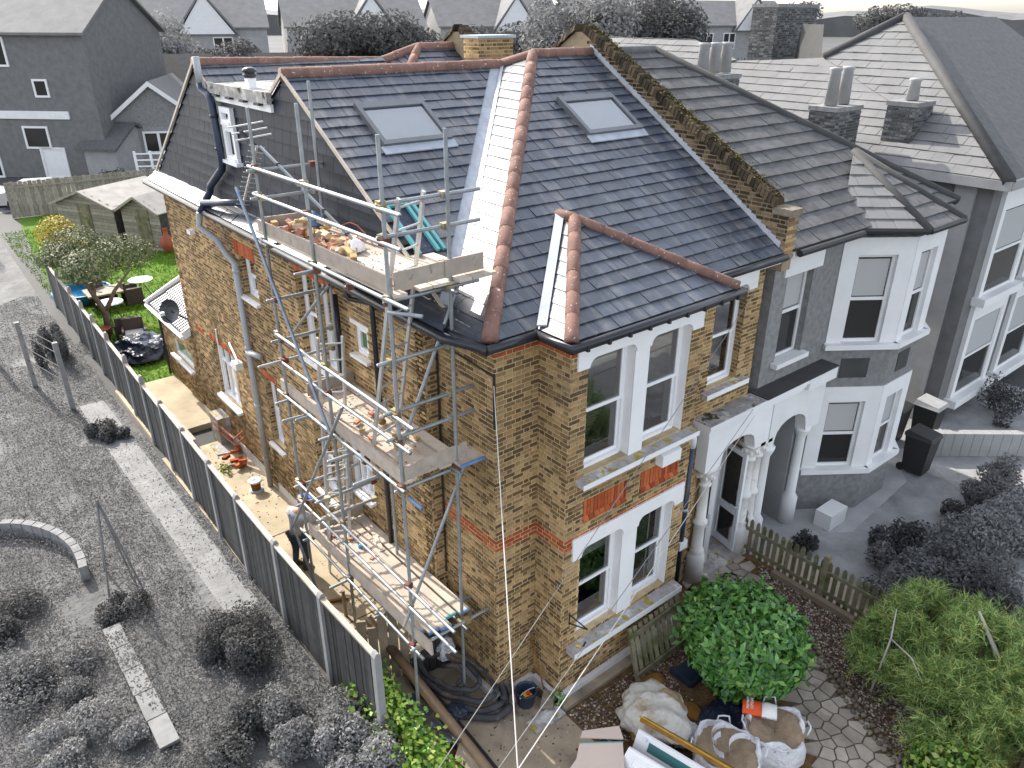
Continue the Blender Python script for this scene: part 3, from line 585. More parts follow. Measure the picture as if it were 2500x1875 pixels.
# rooflights lying in the slopes
def rooflight(x0,x1,y0,y1,zf):
    F = lambda u,v,h: V((u,v,zf(v)))+V((0,-.525,.851))*h
    b = MB(); f = .07
    for a in ((x0,x1,y0,y0+f),(x0,x1,y1-f*1.6,y1),(x0,x0+f,y0+f,y1-f*1.6),(x1-f,x1,y0+f,y1-f*1.6)):
        b.hexa([F(a[0],a[2],.0),F(a[1],a[2],.0),F(a[1],a[3],.0),F(a[0],a[3],.0),F(a[0],a[2],.085),F(a[1],a[2],.085),F(a[1],a[3],.085),F(a[0],a[3],.085)])
    o = b.build('rooflight', m_frame, roof)
    MB().poly([F(x0+f,y0+f,.06),F(x1-f,y0+f,.06),F(x1-f,y1-f,.06),F(x0+f,y1-f,.06)]).build('pane', m_sky_glass, o)
    b = MB(); b.hexa([F(x0+.02,y0,.02),F(x1-.02,y0,.02),F(x1-.02,y1,.02),F(x0+.02,y1,.02),F(x0+.02,y0,.03),F(x1-.02,y0,.03),F(x1-.02,y1,.03),F(x0+.02,y1,.03)]); b.build('reflection_sheet', m_white, o)  # white sheet under the pane, standing in for the bright sky's reflection
    b = MB(); b.hexa([F(x0-.04,y0-.12,.012),F(x1+.04,y0-.12,.012),F(x1+.04,y0,.02),F(x0-.04,y0,.02),F(x0-.04,y0-.12,.03),F(x1+.04,y0-.12,.03),F(x1+.04,y0,.045),F(x0-.04,y0,.045)]); b.build('apron_flashing', m_lead, o)
rooflight(3.70,4.92,2.33,3.12,lambda y: E+T*(y+.27)); rooflight(.5,1.66,3.16,3.95,lambda y: GZ-T*(GY-y))
# gutters, fascias
def gutter(pts, name='gutter', m=None):
    g = MB().tube(pts, .06, 8).build(name, m or m_black, house, True); return g
gutter([(-.50,12.2,5.93),(-.50,.3,5.93),(-.36,-.2,5.95)]); gutter([(-.36,-.34,5.96),(.38,-.34,5.96)]); gutter([(.38,-.3,5.96),(.38,-.92,5.96),(3.58,-.92,5.96),(3.58,-.36,5.96)]); gutter([(3.6,-.34,5.96),(5.48,-.34,5.96)]); gutter([(-.36,1.2,5.95),(-.36,-.34,5.95)])
b = MB(); b.box(-.44,-.2,.25,12.15,5.86,5.96); b.box(-.28,0,-.28,1.26,5.86,5.98); b.box(-.28,.44,-.26,0,5.87,5.98); b.box(.46,.71,-.86,0,5.87,5.98); b.box(.46,3.5,-.855,-.59,5.88,5.98); b.box(3.25,3.5,-.59,0,5.87,5.98); b.box(3.5,5.5,-.26,0,5.84,5.98); b.build('fascia', m_white, house)
for i in range(9): MB().box(.6+i*.35-.02,.6+i*.35+.02,-.985,-.86,5.9,5.97).build('gutter_bracket', m_black, house)
# pipes on the side wall
P = lambda y,z,x=-.32: (x,y,z)
MB().tube([P(7.94,8.68),P(7.93,8.22)],.062,10).build('vent_pipe', m_grey, house, True)
MB().tube([P(7.93,8.25),P(7.9,8.14),P(7.58,8.08),P(7.5,7.95),P(7.45,6.95),P(7.5,6.85),P(8.3,6.42),P(8.38,6.3),P(8.43,5.92,-.55)],.068,10).build('vent_pipe', m_bluepipe, house, True)
MB().tube([P(8.36,6.12,-.5),P(6.75,6.38,-.34)],.06,10).build('pipe_branch', m_bluepipe, house, True)
MB().tube([P(8.45,5.92,-.56),P(8.6,5.62,-.56),P(8.16,5.44,-.42),P(8.14,5.17,-.3),P(7.74,5.05,-.29),P(7.72,-.02,-.29)],.062,10).build('soil_pipe', m_grey, house, True)
for z in (4.9,3.3,2.0,.7): MB().tube([P(7.72,z-.03,-.29),P(7.72,z+.03,-.29)],.072,10).build('pipe_collar', m_grey, house, True)
MB().tube([P(7.76,3.2,-.3),P(7.1,3.31,-.3)],.06,10).build('pipe_stub', m_grey, house, True)
for z in (7.75,7.2): MB().tube([P(7.48,z-.025),P(7.48,z+.025)],.078,10).build('pipe_collar', m_black, house, True)
MB().tube([P(3.55,5.55,-.3),P(3.52,4.2,-.3)],.06,10).build('pipe_length', m_black, house, True)
MB().tube([P(2.85,5.9,-.48),P(2.8,5.72,-.42),P(2.45,5.72,-.27),P(2.43,5.6,-.27),P(2.43,.0,-.27)],.04,8).build('rainwater_pipe', m_black, house, True)
MB().tube([(.03,1.22,5.6) if 0 else (-.03,1.2,5.5),(-.03,1.2,1.7)],.012,6).build('wall_cable', m_cable, house)
MB().tube([(-.03,1.2,5.5),(-.02,.02,5.42),(-.02,-.02,5.42)],.012,6).build('wall_cable', m_cable, house)
MB().tube([(-.02,-.02,5.45),(-.02,-.02,4.7)],.018,6).build('wall_cable', m_cable, house)
MB().tube([P(9.05,2.95,-.24),P(8.02,2.92,-.45)],.02,8).build('wall_rail', m_white, house); MB().fbox(Fs,8.2,8.45,2.65,2.8,.1,.25).build('security_lamp', m_dirtywhite, house)
MB().fbox(Fs,10.15,10.35,5.1,5.19,0,.12).build('alarm_box', m_white, house)
MB().tube([P(9.9,3.0,-.22),P(9.95,1.3,-.22)],.02,6).build('conduit', m_dirtywhite, house)
MB().fbox(Fs,10.1,10.65,.0,.7,0,.3).build('meter_cupboard', m_sill, house)
for z in (.55,.38): MB().tube([P(10.4,z,-.5),P(9.3,z-.02,-.42),P(9.05,z+.25,-.24)],.022,6).build('heating_pipe', m_copper, house)
# blue-black rainwater pipe beside the porch, with its white elbow
MB().tube([(3.98,-.09,0),(3.98,-.09,3.0)],.06,10).build('rainwater_pipe', m_bluepipe, house, True); MB().tube([(3.98,-.09,3.0),(3.98,-.1,3.15),(3.9,-.12,3.28)],.07,10).build('pipe_elbow', m_upvc, house, True); MB().tube([(3.98,-.09,1.75),(3.98,-.09,1.8)],.07,10).build('pipe_collar', m_lead, house, True)
MB().box(3.9,4.1,-.16,0,.95,1.12).build('drain_box', m_white, house)

# ---------------------------------------------------------------- porch (part of the house)
b = MB()
b.box(4.06,6.9,-.36,.0,3.36,3.43); b.box(4.1,6.9,-.32,.0,3.28,3.36); b.box(4.15,6.9,-.28,.0,3.2,3.28); b.build('porch_cornice', m_white, house)
MB().box(4.07,5.56,-.35,-.002,3.43,3.445).build('porch_roof', m_moss, house)
pts = [(4.22,2.45),(4.62,2.45),(4.66,2.6)]
for t in range(0,9): a = PI-PI*t/8; pts.append((5.12+.46*math.cos(a), 2.62+.22*math.sin(a)))
pts += [(5.62,2.45),(6.02,2.45),(6.02,3.2),(4.22,3.2)]
MB().prism([(x,-.24,z) for x,z in pts],(0,.22,0)).build('porch_arch', m_white, house)
def column(x, y):
    b = MB(); b.lathe((x,y,0),[(.17,0),(.17,.52),(.15,.62),(.12,.66),(.14,.70),(.105,.74),(.1,1.25),(.135,1.29),(.135,1.33),(.095,1.37),(.088,2.06),(.115,2.08),(.115,2.11),(.09,2.13),(.11,2.2),(.165,2.36),(.17,2.38)],16)
    b.box(x-.18,x+.18,y-.16,y+.16,2.38,2.45); o = b.build('porch_column', m_dirtywhite, house, True)
    for p in o.data.polygons: p.use_smooth = abs(p.normal.z) < .9 and len(p.vertices) == 4 and p.area < .2
    c = MB()
    for k in range(10):
        a = 2*PI*k/10; c.rock((x+.135*math.cos(a), y+.135*math.sin(a), 2.26+.05*(k%2)), (.045,.045,.06))
    c.build('capital_leaf', m_dirtywhite, o)
column(4.47,-.1); column(5.78,-.08); column(6.0,-.08)
b = MB(); b.box(4.4,4.5,.0,.55,0,2.9); b.box(5.75,5.85,0,.55,0,2.9); b.box(4.3,5.9,.5,.55,2.3,3.0); b.build('porch_wall', m_brick, house)
MB().box(4.4,5.9,-.25,.62,-.02,.07).build('porch_step', m_sill, house)
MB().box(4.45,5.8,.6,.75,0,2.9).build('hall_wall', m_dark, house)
b = MB(); b.box(4.5,4.57,.45,.52,.07,2.4); b.box(5.68,5.75,.45,.52,.07,2.4); b.box(4.57,5.68,.45,.52,2.3,2.4); b.box(4.57,5.68,.46,.5,2.62,2.68); b.build('door_frame', m_upvc, house)
MB().poly([(4.57,.48,2.4),(5.68,.48,2.4),(5.68,.48,2.62),(4.57,.48,2.62)]).build('fanlight', m_glass, house)
def door(h, f, name='door'):
    U = (V(f)-V(h)); L = U.length; U.normalize(); N = U.cross(V((0,0,1))); F = frame((h[0],h[1],.1), U, N); s = .09
    b = MB(); b.fbox(F,0,s,0,2.15,-.025,.025); b.fbox(F,L-s,L,0,2.15,-.025,.025)
    for v0,v1 in ((0,.14),(.78,.92),(2.05,2.15)): b.fbox(F,s,L-s,v0,v1,-.025,.025)
    o = b.build(name, m_upvc, house)
    for v0,v1 in ((.14,.78),(.92,2.05)): MB().poly([F(s,v0,0),F(L-s,v0,0),F(L-s,v1,0),F(s,v1,0)]).build('pane', m_glass, o)
    MB().fbox(F,L-.07,L-.03,.85,1.1,.025,.035).build('handle_plate', m_silver, o); b = MB(); b.bar(F(L-.05,1.0,.03),F(L-.05,1.0,.075),.02,.02); b.bar(F(L-.05,1.0,.075),F(L-.17,1.0,.075),.02,.02); b.build('handle', m_silver, o)
door((4.6,.45,0),(4.96,-.02,0)); door((5.74,.45,0),(5.62,-.14,0))

# ---------------------------------------------------------------- party parapet between the two houses
par = thing('party_parapet', 'raised stepped brick party wall with mossy coping between the two roofs', 'parapet wall', (W,0,E))
prof = [(-.27,5.7),(-.27,6.56),(-.05,6.66),(4.35,9.06),(4.6,9.06),(6.6,7.85),(7.4,8.35),(8.2,9.0),(8.5,9.0),(11,7.4),(11,5.7)]
MB().prism([(W,y,z) for y,z in prof],(.24,0,0)).build('wall', m_parmort, par)
PB = []; Fp = frame((W,0,0),(0,1,0),(-1,0,0)); slope = lambda y: E+T*(y+.27)
def span(z): 
    lo = max(-.26, (z-6.69)/.545); hi = (z-E-.06)/T-.27; return (lo, min(hi, 4.3))
bricks(Fp,-.27,4.4,5.86,8.95,[],par.children[0],m=m_parbrick,top=span,list_=PB)
emit_pieces(PB,'brick','bricks',260,par)
for i in range(11): MB().fbox(frame((W,-.27,0),(1,0,0),(0,-1,0)),.0,.14 if i%2 else .28,5.9+i*CH,5.95+i*CH,0,.008).build('brick', m_brick, par.children[0])
# stepped lead flashing
for i in range(44):
    y = -.18+i*.1; z = slope(y)+.02; MB().prism([(W-.012,y,z),(W-.012,y+.1,z+.062),(W-.012,y+.085,z+.135),(W-.012,y-.02,z+.10)],(.008,0,0)).build('step_flashing', m_lead, par)
# coping: rows of weathered bricks on edge
def coping(p0, p1, n):
    p0, p1 = V(p0), V(p1); d = (p1-p0)/n
    for i in range(n):
        a = p0+d*i; q = a+d*.85; z = random.uniform(-.012,.018)
        MB().hexa([a+V((-.05,0,-.02+z)),q+V((-.05,0,-.02+z)),q+V((.27,0,-.02+z)),a+V((.27,0,-.02+z)),a+V((0,0,.1+z)),q+V((0,0,.1+z)),q+V((.23,0,.1+z)),a+V((.23,0,.1+z))]).build('coping_brick', m_darkbrick, par)
coping((W-.015,.0,6.70),(W-.015,4.38,9.09),64); coping((W-.015,4.6,9.09),(W-.015,6.6,7.88),26); coping((W-.015,7.4,8.4),(W-.015,8.25,9.04),12); coping((W-.015,8.45,9.04),(W-.015,10.5,7.74),24)
MB().box(W-.03,W+.27,-.32,.02,6.58,6.68).build('kneeler_stone', m_edge, par)
C, D = cloud((0,0,0),(1,1,1),1500,0); t = RNG.uniform(0,1,1500); C = np.stack([W+.15+RNG.normal(0,.06,1500), t*4.4, 6.70+t*2.39+.105+RNG.uniform(0,.02,1500)],1)
stuff(leaves('moss', mat('moss', rough=.95, spec=.1, ramp=[(0,(.03,.025,.01)),(.7,(.09,.075,.03)),(1,(.25,.21,.06))]), C, np.tile([0,-.4,1],(1500,1)), .035, .8, par))
ch = thing('chimney_stub', 'low capped brick chimney stub showing behind the main ridge', 'chimney', (4.95,6.4,7.4))
Fc = frame((4.55,6.3,0),(1,0,0),(0,-1,0)); MB().box(4.55,5.4,6.3,6.8,7.3,8.93).build('stack', m_mortar, ch); L_ = []; bricks(Fc,0,.85,8.2,8.9,[],ch.children[0],list_=L_); bricks(frame((4.55,6.3,0),(0,1,0),(-1,0,0)),0,.5,8.2,8.9,[],ch.children[0],list_=L_); emit_pieces(L_,'brick','bricks',80,ch); MB().box(4.5,5.45,6.26,6.85,8.93,8.98).build('cap', m_lead, ch)

# ---------------------------------------------------------------- rear lean-to
ext = thing('lean_to', 'small rear brick lean-to with ribbed tile roof and white trim', 'outbuilding', (-.15,12,0))
Fe = frame((-.15,0,0),(0,1,0),(-1,0,0)); us = [(12.5,14.1,1.0,1.5)]
b = MB()
for u0,u1,v0,v1 in ((12.06,12.5,.1,2.2),(12.5,14.1,.1,1.0),(12.5,14.1,1.5,2.2),(14.1,14.9,.1,2.2)): b.fbox(Fe,u0,u1,v0,v1,-.2,0)
b.box(-.15,2.2,14.7,14.9,.1,2.3); ew = b.build('wall', m_mortar, ext); L_ = []; bricks(Fe,12.06,14.9,.12,2.15,us,ew,list_=L_); emit_pieces(L_,'brick','bricks',40,ext)
wn = window(Fe,12.5,14.1,1.0,1.5,.06,'one',parent=ext,lining=False,gm=m_green_glass); MB().fbox(Fe,12.45,14.15,.94,1.0,0,.12).build('sill', m_upvc, ext)
ER = [(-.36,12.06,2.2),(-.36,15.0,2.2),(2.0,15.0,3.35),(2.0,12.06,3.35)]
er = MB().poly(under(ER)).build('roof', m_black, ext)
for i in range(20):
    y = 12.1+i*.147
    for k in range(5): 
        a, c = k/5, (k+1)/5; p = lambda t: V((-.36+2.36*t, y, 2.2+1.15*t)); MB().hexa([p(a)+V((0,0,-.01)),p(c)+V((0,0,-.01)),p(c)+V((0,.14,-.01)),p(a)+V((0,.14,-.01)),p(a)+V((0,.03,.055)),p(c)+V((0,.03,.03)),p(c)+V((0,.1,.03)),p(a)+V((0,.1,.055))]).build('roof_tile', m_slate, er)
barO('barge_board',(-.42,15.05,2.22),(2.0,15.05,3.4),.06,.16,m_white,ext); barO('barge_board',(-.4,12.02,2.2),(-.1,12.02,2.35),.05,.2,m_white,ext)
gutr = MB().tube([(-.42,12.0,2.16),(-.42,15.05,2.16)],.05,8).build('gutter', m_white, ext); MB().tube([(-.2,14.88,2.1),(-.2,14.88,.1)],.035,8).build('rainwater_pipe', m_black, ext)
sd_ = thing('satellite_dish', 'black mesh satellite dish on the corner over the lean-to roof', 'satellite dish', (-.3,12.3,2.6))
b = MB(); d_ = V((-.75,-.5,.35)).normalized(); a_ = d_.cross(V((0,0,1))).normalized(); b_ = a_.cross(d_); c0 = V((-.45,12.4,2.75)); k0 = []
for r in (0.01,.12,.22,.3):
    k0.append(len(b.v)); b.v += [tuple(c0+(a_*math.cos(2*PI*j/18)+b_*math.sin(2*PI*j/18)*1.0)*r+d_*(r*r*.9)) for j in range(18)]
for k, q in zip(k0,k0[1:]):
    for j in range(18): b.f.append((k+j,k+(j+1)%18,q+(j+1)%18,q+j))
b.build('dish', m_black, sd_); MB().bar(c0,(-.2,12.0,2.6),.04,.04).build('bracket', m_black, sd_); MB().bar(c0-b_*.26,c0+d_*.32-b_*.1,.025,.025).build('feed_arm', m_black, sd_); MB().box(-.76,-.66,12.2,12.3,2.75,2.83).build('receiver', m_silver, sd_)
# ---------------------------------------------------------------- scaffold
m_paleblue = mat('blue_grey_tube', (.27,.32,.40), .5, .5, metal=.5, noise=(6,.25), patch=[(5,(.15,.25,.5),.6,.7)])
scaf = thing('scaffold', 'three lift tube scaffold with board platforms along the side wall of the brick house', 'scaffold', (-1.15,.37,0))
XO, XI = -1.15, -.36; R_ = .0235
YO = (.37, 2.2, 3.72); YI = (.34, 2.1, 3.5)
for y, zt in zip(YO, (8.27, 8.42, 8.25)): tubeO('standard',(XO,y,.02),(XO,y,zt),R_,m_galv,scaf)
for y, zt in zip(YI, (8.27, 4.4, 8.55)): tubeO('standard',(XI,y,.02),(XI,y,zt),R_,m_galv,scaf)
CPL = []
def led(name, p0, p1, m=None, joints=()):
    tubeO(name,p0,p1,R_,m or m_galv,scaf)
    for j in joints: CPL.append(j)
xo = XO-.05
for z0, z1, a, c in ((7.49,7.55,3.86,-.05),(7.13,7.19,3.8,-.02),(6.5,6.57,3.9,-.1),(5.1,5.12,3.7,-.05),(4.66,4.76,3.7,.05),(4.08,4.12,3.95,.25),(2.52,2.6,3.75,-.72),(2.17,2.29,3.75,-.74),(1.5,1.55,3.85,.05)):
    tubeO('ledger',(xo,a,z0),(xo,c,z1),R_,m_galv,scaf); CPL += [(XO-.02,y,z0+(z1-z0)*(a-y)/(a-c)) for y in YO]
for z in (6.52,4.1,1.52): tubeO('ledger',(XI-.05,3.8,z),(XI-.05,.15,z),R_,m_galv,scaf); CPL += [(XI-.02,y,z) for y in YI]
for y,x0,x1,z in ((3.66,-1.3,.02,7.46),(3.66,-1.3,.02,7.09),(.42,-1.2,.13,7.57),(.42,-1.22,.13,7.22),(3.62,-1.3,-.09,5.65),(3.62,-1.32,.0,5.02),(3.64,-1.56,-.19,4.68),(.43,-1.33,-.19,5.78),(.42,-1.3,.05,5.14),(.42,-1.3,.06,4.79),(2.15,-1.4,-.22,4.06),(2.15,-1.45,-.22,6.44),(2.9,-1.4,-.22,4.05),(.4,-1.25,.06,4.06),(3.6,-1.4,-.22,4.04),(.42,-1.2,.1,6.5),(3.62,-1.2,.1,6.44),(3.6,-1.3,-.15,2.5),(3.6,-1.3,-.2,2.14),(2.7,-1.35,-.25,2.7),(2.72,-1.3,-.3,2.35),(2.2,-1.5,-.22,1.48),(.2,-1.3,.04,1.64),(3.55,-1.3,-.22,1.47),(1.2,-1.3,-.1,1.5),(1.3,-1.2,-.1,4.05),(1.3,-1.2,.2,6.45),(.62,-1.15,.05,1.58)):
    tubeO('transom',(x0,y,z),(x1,y,z),R_,m_galv,scaf); CPL += [(XO,y,z),(XI,y,z)]
led('brace',(-1.24,4.32,7.144),(-1.24,2.12,4.12),m_paleblue); led('brace',(-1.26,1.6,4.75),(-1.26,4.03,1.46)); led('brace',(-1.26,4.15,1.65),(-1.26,2.95,.02))
led('brace',(-.4,3.45,5.75),(-.4,5.1,4.45)); led('brace',(-.16,.46,6.5),(-1.13,.46,4.5)); led('brace',(-.14,.45,4.05),(-1.24,.45,1.85))
for y in (.9,1.6,3.0): tubeO('putlog_tube',(-1.55,y,4.02+.01*y),(-1.0,y,4.02),R_,m_galv,scaf)
tubeO('putlog_tube',(-1.2,.33,6.42),(-.98,-.02,6.42),R_,m_galv,scaf); tubeO('ledger_end',(-1.12,.3,3.98),(-1.12,-.0,3.98),R_,m_bluetube,scaf)
for p in CPL: place('coupler', unit('box', m_coup), Matrix.Translation(p)@Matrix.Rotation(random.uniform(-.3,.3),4,'Z')@Matrix.Diagonal((.085,.085,.075,1)), scaf)
for x,y in ((XI,YI[0]),(XO,YO[0]),(XO,YO[1]),(XO,YO[2])): MB().box(x-.075,x+.075,y-.075,y+.075,0,.012).build('base_plate', m_galv, scaf)
bw = .172
def board(p0, p1, w=bw, h=.036, name='board', m=None, band=None):
    o = barO(name, p0, p1, w, h, m or m_board, scaf)
    if band:
        p0, p1 = V(p0), V(p1); d = (p1-p0).normalized(); MB().bar(p0-d*.004, p0+d*.022, w+.006, h+.006).build('end_band', band, o if False else scaf)
    return o
def deck(z0, z1, y0, y1, xs, bands):
    for i, x in enumerate(xs):
        a = y0+random.uniform(-.1,.06); board((x,a,z0+.01*(i%2)),(x,y1+random.uniform(-.05,.1),z1+.01*(i%2)),band=bands[i%len(bands)])
deck(1.67,1.57,.32,3.45,[-1.05,-.875,-.70,-.525,-.31],[m_bluetube,m_bluetube,m_bluetube,m_tealbar,m_bluetube]); 
deck(4.17,4.13,.38,3.35,[-1.05,-.875,-.70,-.525,-.31],[None]); 
deck(6.585,6.55,.38,4.0,[-1.05,-.875,-.70,-.525,-.35,-.175],[None]); deck(6.62,6.59,1.0,3.0,[-.01],[None])
# toe boards
def toe(p0,p1,h=.2): return barO('toe_board',p0,p1,.032,h,m_toe,scaf)
toe((-1.115,4.0,6.63),(-1.115,2.15,6.665)); toe((-1.12,2.28,6.66),(-1.12,.36,6.69)); toe((-1.1,.33,6.75),(-.36,.33,6.76)); toe((-.45,.315,6.77),(.09,.315,6.77)); toe((-1.05,3.95,6.68),(-.3,3.95,6.66),.16)
toe((-1.13,3.95,4.16),(-1.13,.36,4.24)); toe((-1.13,.34,4.31),(-.2,.34,4.33)); toe((-1.0,3.3,4.27),(-.23,3.3,4.27))
toe((-1.14,3.6,1.64),(-1.14,-.08,1.79)); toe((-1.02,3.45,1.74),(-.22,3.45,1.74),.22)
for x in (-.25,-.07,.1): board((x,.18,6.63),(x,.8,6.64))
for x in (-.3,-.12,.06): board((x,.2,4.18),(x,.55,4.18),band=m_bluetube)
# ladders -------------------------------------------------------------
def ladder(label, a0, a1, b0, b1, n, grp='ladders lashed inside the scaffold'):
    t = thing('ladder', label, 'ladder', a0, grp); a0,a1,b0,b1 = map(V,(a0,a1,b0,b1))
    for p,q in ((a0,a1),(b0,b1)): barO('rail',p,q,.03,.055,m_alu,t)
    for i in range(n): k = (i+.6)/n; tubeO('rung',a0.lerp(a1,k),b0.lerp(b1,k),.013,m_alu,t)
ladder('aluminium ladder rising from the middle platform through the top platform',(-1.0,1.33,4.2),(-.97,.34,7.62),(-.55,1.45,4.2),(-.56,.5,7.62),13)
ladder('aluminium ladder rising from the bottom platform to the middle platform',(-1.02,3.15,1.6),(-1.0,2.72,5.3),(-.72,3.0,1.6),(-.7,2.55,5.3),14)
ladder('aluminium ladder standing from the ground up behind the bottom platform',(-.62,4.25,.02),(-.62,3.75,2.9),(-.3,4.25,.02),(-.3,3.75,2.9),10)
# rubble on the boards --------------------------------------------------
def chunk(c, dims, rot, m, base_label, group, name='broken_brick', cat='brick'):
    b = MB(); x,y,z = (d/2 for d in dims); j = lambda: random.uniform(.86,1.06)
    b.hexa([(-x*j(),-y*j(),-z),(x*j(),-y*j(),-z),(x*j(),y*j(),-z),(-x*j(),y*j(),-z),(-x*j(),-y*j(),z*j()),(x*j(),-y*j(),z*j()),(x*j(),y*j(),z*j()),(-x*j(),y*j(),z*j())])
    o = b.build(name, m); o.location = c; o.rotation_euler = rot; return tag(o, base_label, cat, group)
mb_pink = mat('broken_red_brick', (.46,.20,.13), .9, .15, var=.25, noise=(12,.35), patch=[(8,(.55,.45,.34),.55,.65)]); mb_pale = mat('broken_pale_brick', (.56,.42,.29), .9, .15, var=.25, noise=(12,.3)); mb_yel = mat('broken_yellow_brick', (.42,.30,.14), .9, .15, var=.3, noise=(12,.35), patch=[(8,(.24,.2,.15),.58,.68)])
for i in range(70):
    t = random.random(); y = 3.8-t*1.9; pk = math.exp(-((y-2.95)/.55)**2); x = -.78+random.gauss(0,.13); x = min(max(x,-1.04),-.35)
    lay = random.random(); z = 6.64+lay*.25*pk*max(0,1-((x+.75)/.4)**2)
    chunk((x,y,z),(random.uniform(.1,.2),random.uniform(.07,.1),random.uniform(.05,.07)),(random.uniform(-.5,.5),random.uniform(-.5,.5),random.uniform(0,6.3)),random.choice([mb_pink,mb_pink,mb_yel,mb_pale]),'broken brick in the rubble heap on the top scaffold platform','bricks heaped on the top platform')
for c, r, m, lab in (((-.85,1.72,6.645),.2,mb_yel,'single yellow brick lying nearest the front on the top platform'),((-.95,3.85,6.68),.5,mb_yel,'yellow brick standing at the rear toe board of the top platform'),((-.45,2.55,6.64),.3,mb_pink,'red brick at the inner edge of the heap on the top platform')): chunk(c,(.19,.09,.065),(0,0,r+.9),m,lab,None)
for i in range(9): chunk((random.uniform(-1,-.45),random.uniform(1.0,2.2),4.225),(random.uniform(.05,.13),.06,.04),(0,0,random.uniform(0,6)),random.choice([mb_pink,mb_yel]),'brick fragment scattered on the middle scaffold platform','brick fragments on the middle platform')
for i in range(8): chunk((random.uniform(-1,-.5),random.uniform(2.2,3.2),1.63),(random.uniform(.04,.1),.05,.035),(0,0,random.uniform(0,6)),mb_pink,'brick fragment scattered on the bottom scaffold platform','brick fragments on the bottom platform')
b = MB()
for i in range(260):
    z, y0, y1 = random.choice(((1.635,.5,3.3),(4.205,.5,3.2),(6.615,1,3.9))); y = random.uniform(y0,y1)
    b.rock((random.uniform(-1.08,-.4),y,z+(.0 if z>2 else -.02*(y-1.2)/2)),(random.uniform(.006,.02),random.uniform(.006,.018),.008))
tag(b.build('debris', mat('brick_debris', (.16,.11,.075), .95, .1, var=.5)),'small dark crumbs and grit scattered over the platform boards','debris',kind='stuff')
MB().lathe((-.62,1.75,4.22),[(.005,0),(.05,.01),(.055,.05),(.03,.09),(.005,.1)],10).build('rusty_ball', m_oldwood); tag(bpy.data.objects['rusty_ball'],'round brown ball shaped lump on the middle platform boards','lump')
MB().bar((-.4,2.75,1.64),(-.52,2.3,1.64),.07,.03).build('timber_offcut', m_board); tag(bpy.data.objects['timber_offcut'],'pale timber offcut lying on the bottom platform','timber offcut')
from mathutils import noise as mnoise
def crumple(name, c, r, m, label, cat, n=3, seed=1, parent=None, squash=.6):
    rr = random.Random(seed); bm = bmesh.new(); bmesh.ops.create_icosphere(bm, subdivisions=max(n,3)+(1 if n >= 3 else 0), radius=1)
    ks = [(V((rr.gauss(0,1),rr.gauss(0,1),rr.gauss(0,1))).normalized(), rr.uniform(-.3,.3)) for _ in range(18)]; of = V((seed*3.1,seed*1.7,seed))
    for v in bm.verts:
        s = 1; d0 = v.co.normalized()
        for d, a in ks: s += a*max(0, d0.dot(d)-.55)*1.6
        f = mnoise.noise(d0*1.6+of); g = mnoise.noise(d0*3.4+of*2); s += -.40*abs(f)+.16-.18*abs(g)
        v.co = V((v.co.x*r[0]*s, v.co.y*r[1]*s, max(-.25, v.co.z*s)*r[2]+.25*r[2]))
    me = bpy.data.meshes.new(name); bm.to_mesh(me); bm.free(); me.materials.append(m); o = link(bpy.data.objects.new(name, me)); o.location = c; ORI[o.name] = V(c)
    return tag(o, label, cat)
crumple('plastic_bag',(-.62,2.05,6.62),(.09,.08,.12),m_white,'crumpled white plastic bag among the rubble on the top platform','plastic bag',2,3)
crumple('blue_sack',(-.55,3.4,6.66),(.14,.12,.15),m_bluetube,'blue and white sack behind the bricks on the top platform','sack',2,5); crumple('blue_wrapper',(-.7,2.62,1.62),(.06,.07,.05),m_cyan,'pale blue wrapper on the bottom platform','wrapper',2,8)
# a teal framed rooflight unit and frames leaning on the roof by the top platform
ru = thing('window_unit', 'teal framed dark window unit leaning on the slates beside the ladder', 'window unit', (.2,1.6,6.5))
F2 = frame((-.16,1.36,6.62),(1,.0,0),(0,-.525,.851),(0,.851,.525))
MB().fbox(F2,.02,.40,.0,.86,.0,.03).build('sheet', m_tarpb, ru)
for u in (.0,.28,.37): MB().fbox(F2,u,u+.045,-.02,.90,.03,.075).build('frame_bar', m_tealbar, ru)
MB().fbox(F2,.045,.28,.84,.88,.03,.07).build('frame_bar', m_tealbar, ru)
for i in range(3): 
    pts = [(-.3+.12*i, 2.2+.2*t-.05*i, 6.62+.18*math.sin(PI*t/5)+.02*i) for t in range(6)]; tag(MB().tube(pts,.008,5).build('loose_cable', m_copper),'thin brown cable looping up behind the rubble on the top platform','cable','loose cables on the top platform')
# aerial fixed to the rear corner of the scaffold
an = thing('aerial', 'black television aerial clamped to the rear scaffold pole beside the dormer window', 'aerial', (-1.15,3.72,7.6))
MB().bar((-1.05,3.72,7.75),(-.62,2.15,6.75),.03,.03).build('mast', m_galv, an)
for k in range(4): q = V((-1.05,3.72,7.75)).lerp(V((-.62,2.15,6.75)),.2+k*.25); MB().box(q.x-.022,q.x+.022,q.y-.02,q.y+.02,q.z-.022,q.z+.022).build('clip', m_black, an)
bm0, bm1 = V((-1.0,3.95,7.72)), V((-.72,5.6,6.6)); MB().bar(bm0,bm1,.03,.03).build('boom', m_alu, an)
for k in range(13): q = bm0.lerp(bm1,k/12); MB().bar(q-V((.11,.02,-.03)),q+V((.11,.02,-.03)),.012,.012).build('element', m_alu, an)
for k in range(3): q = bm0+V((-.02,.12*k,.1+.07*k)); MB().bar(q-V((.26,0,0)),q+V((.26,.04,.04)),.018,.018).build('reflector_rod', m_alu, an)
MB().bar(bm0+V((-.2,0,.22)),bm0+V((.15,.25,-.12)),.05,.02).build('reflector', m_black, an)
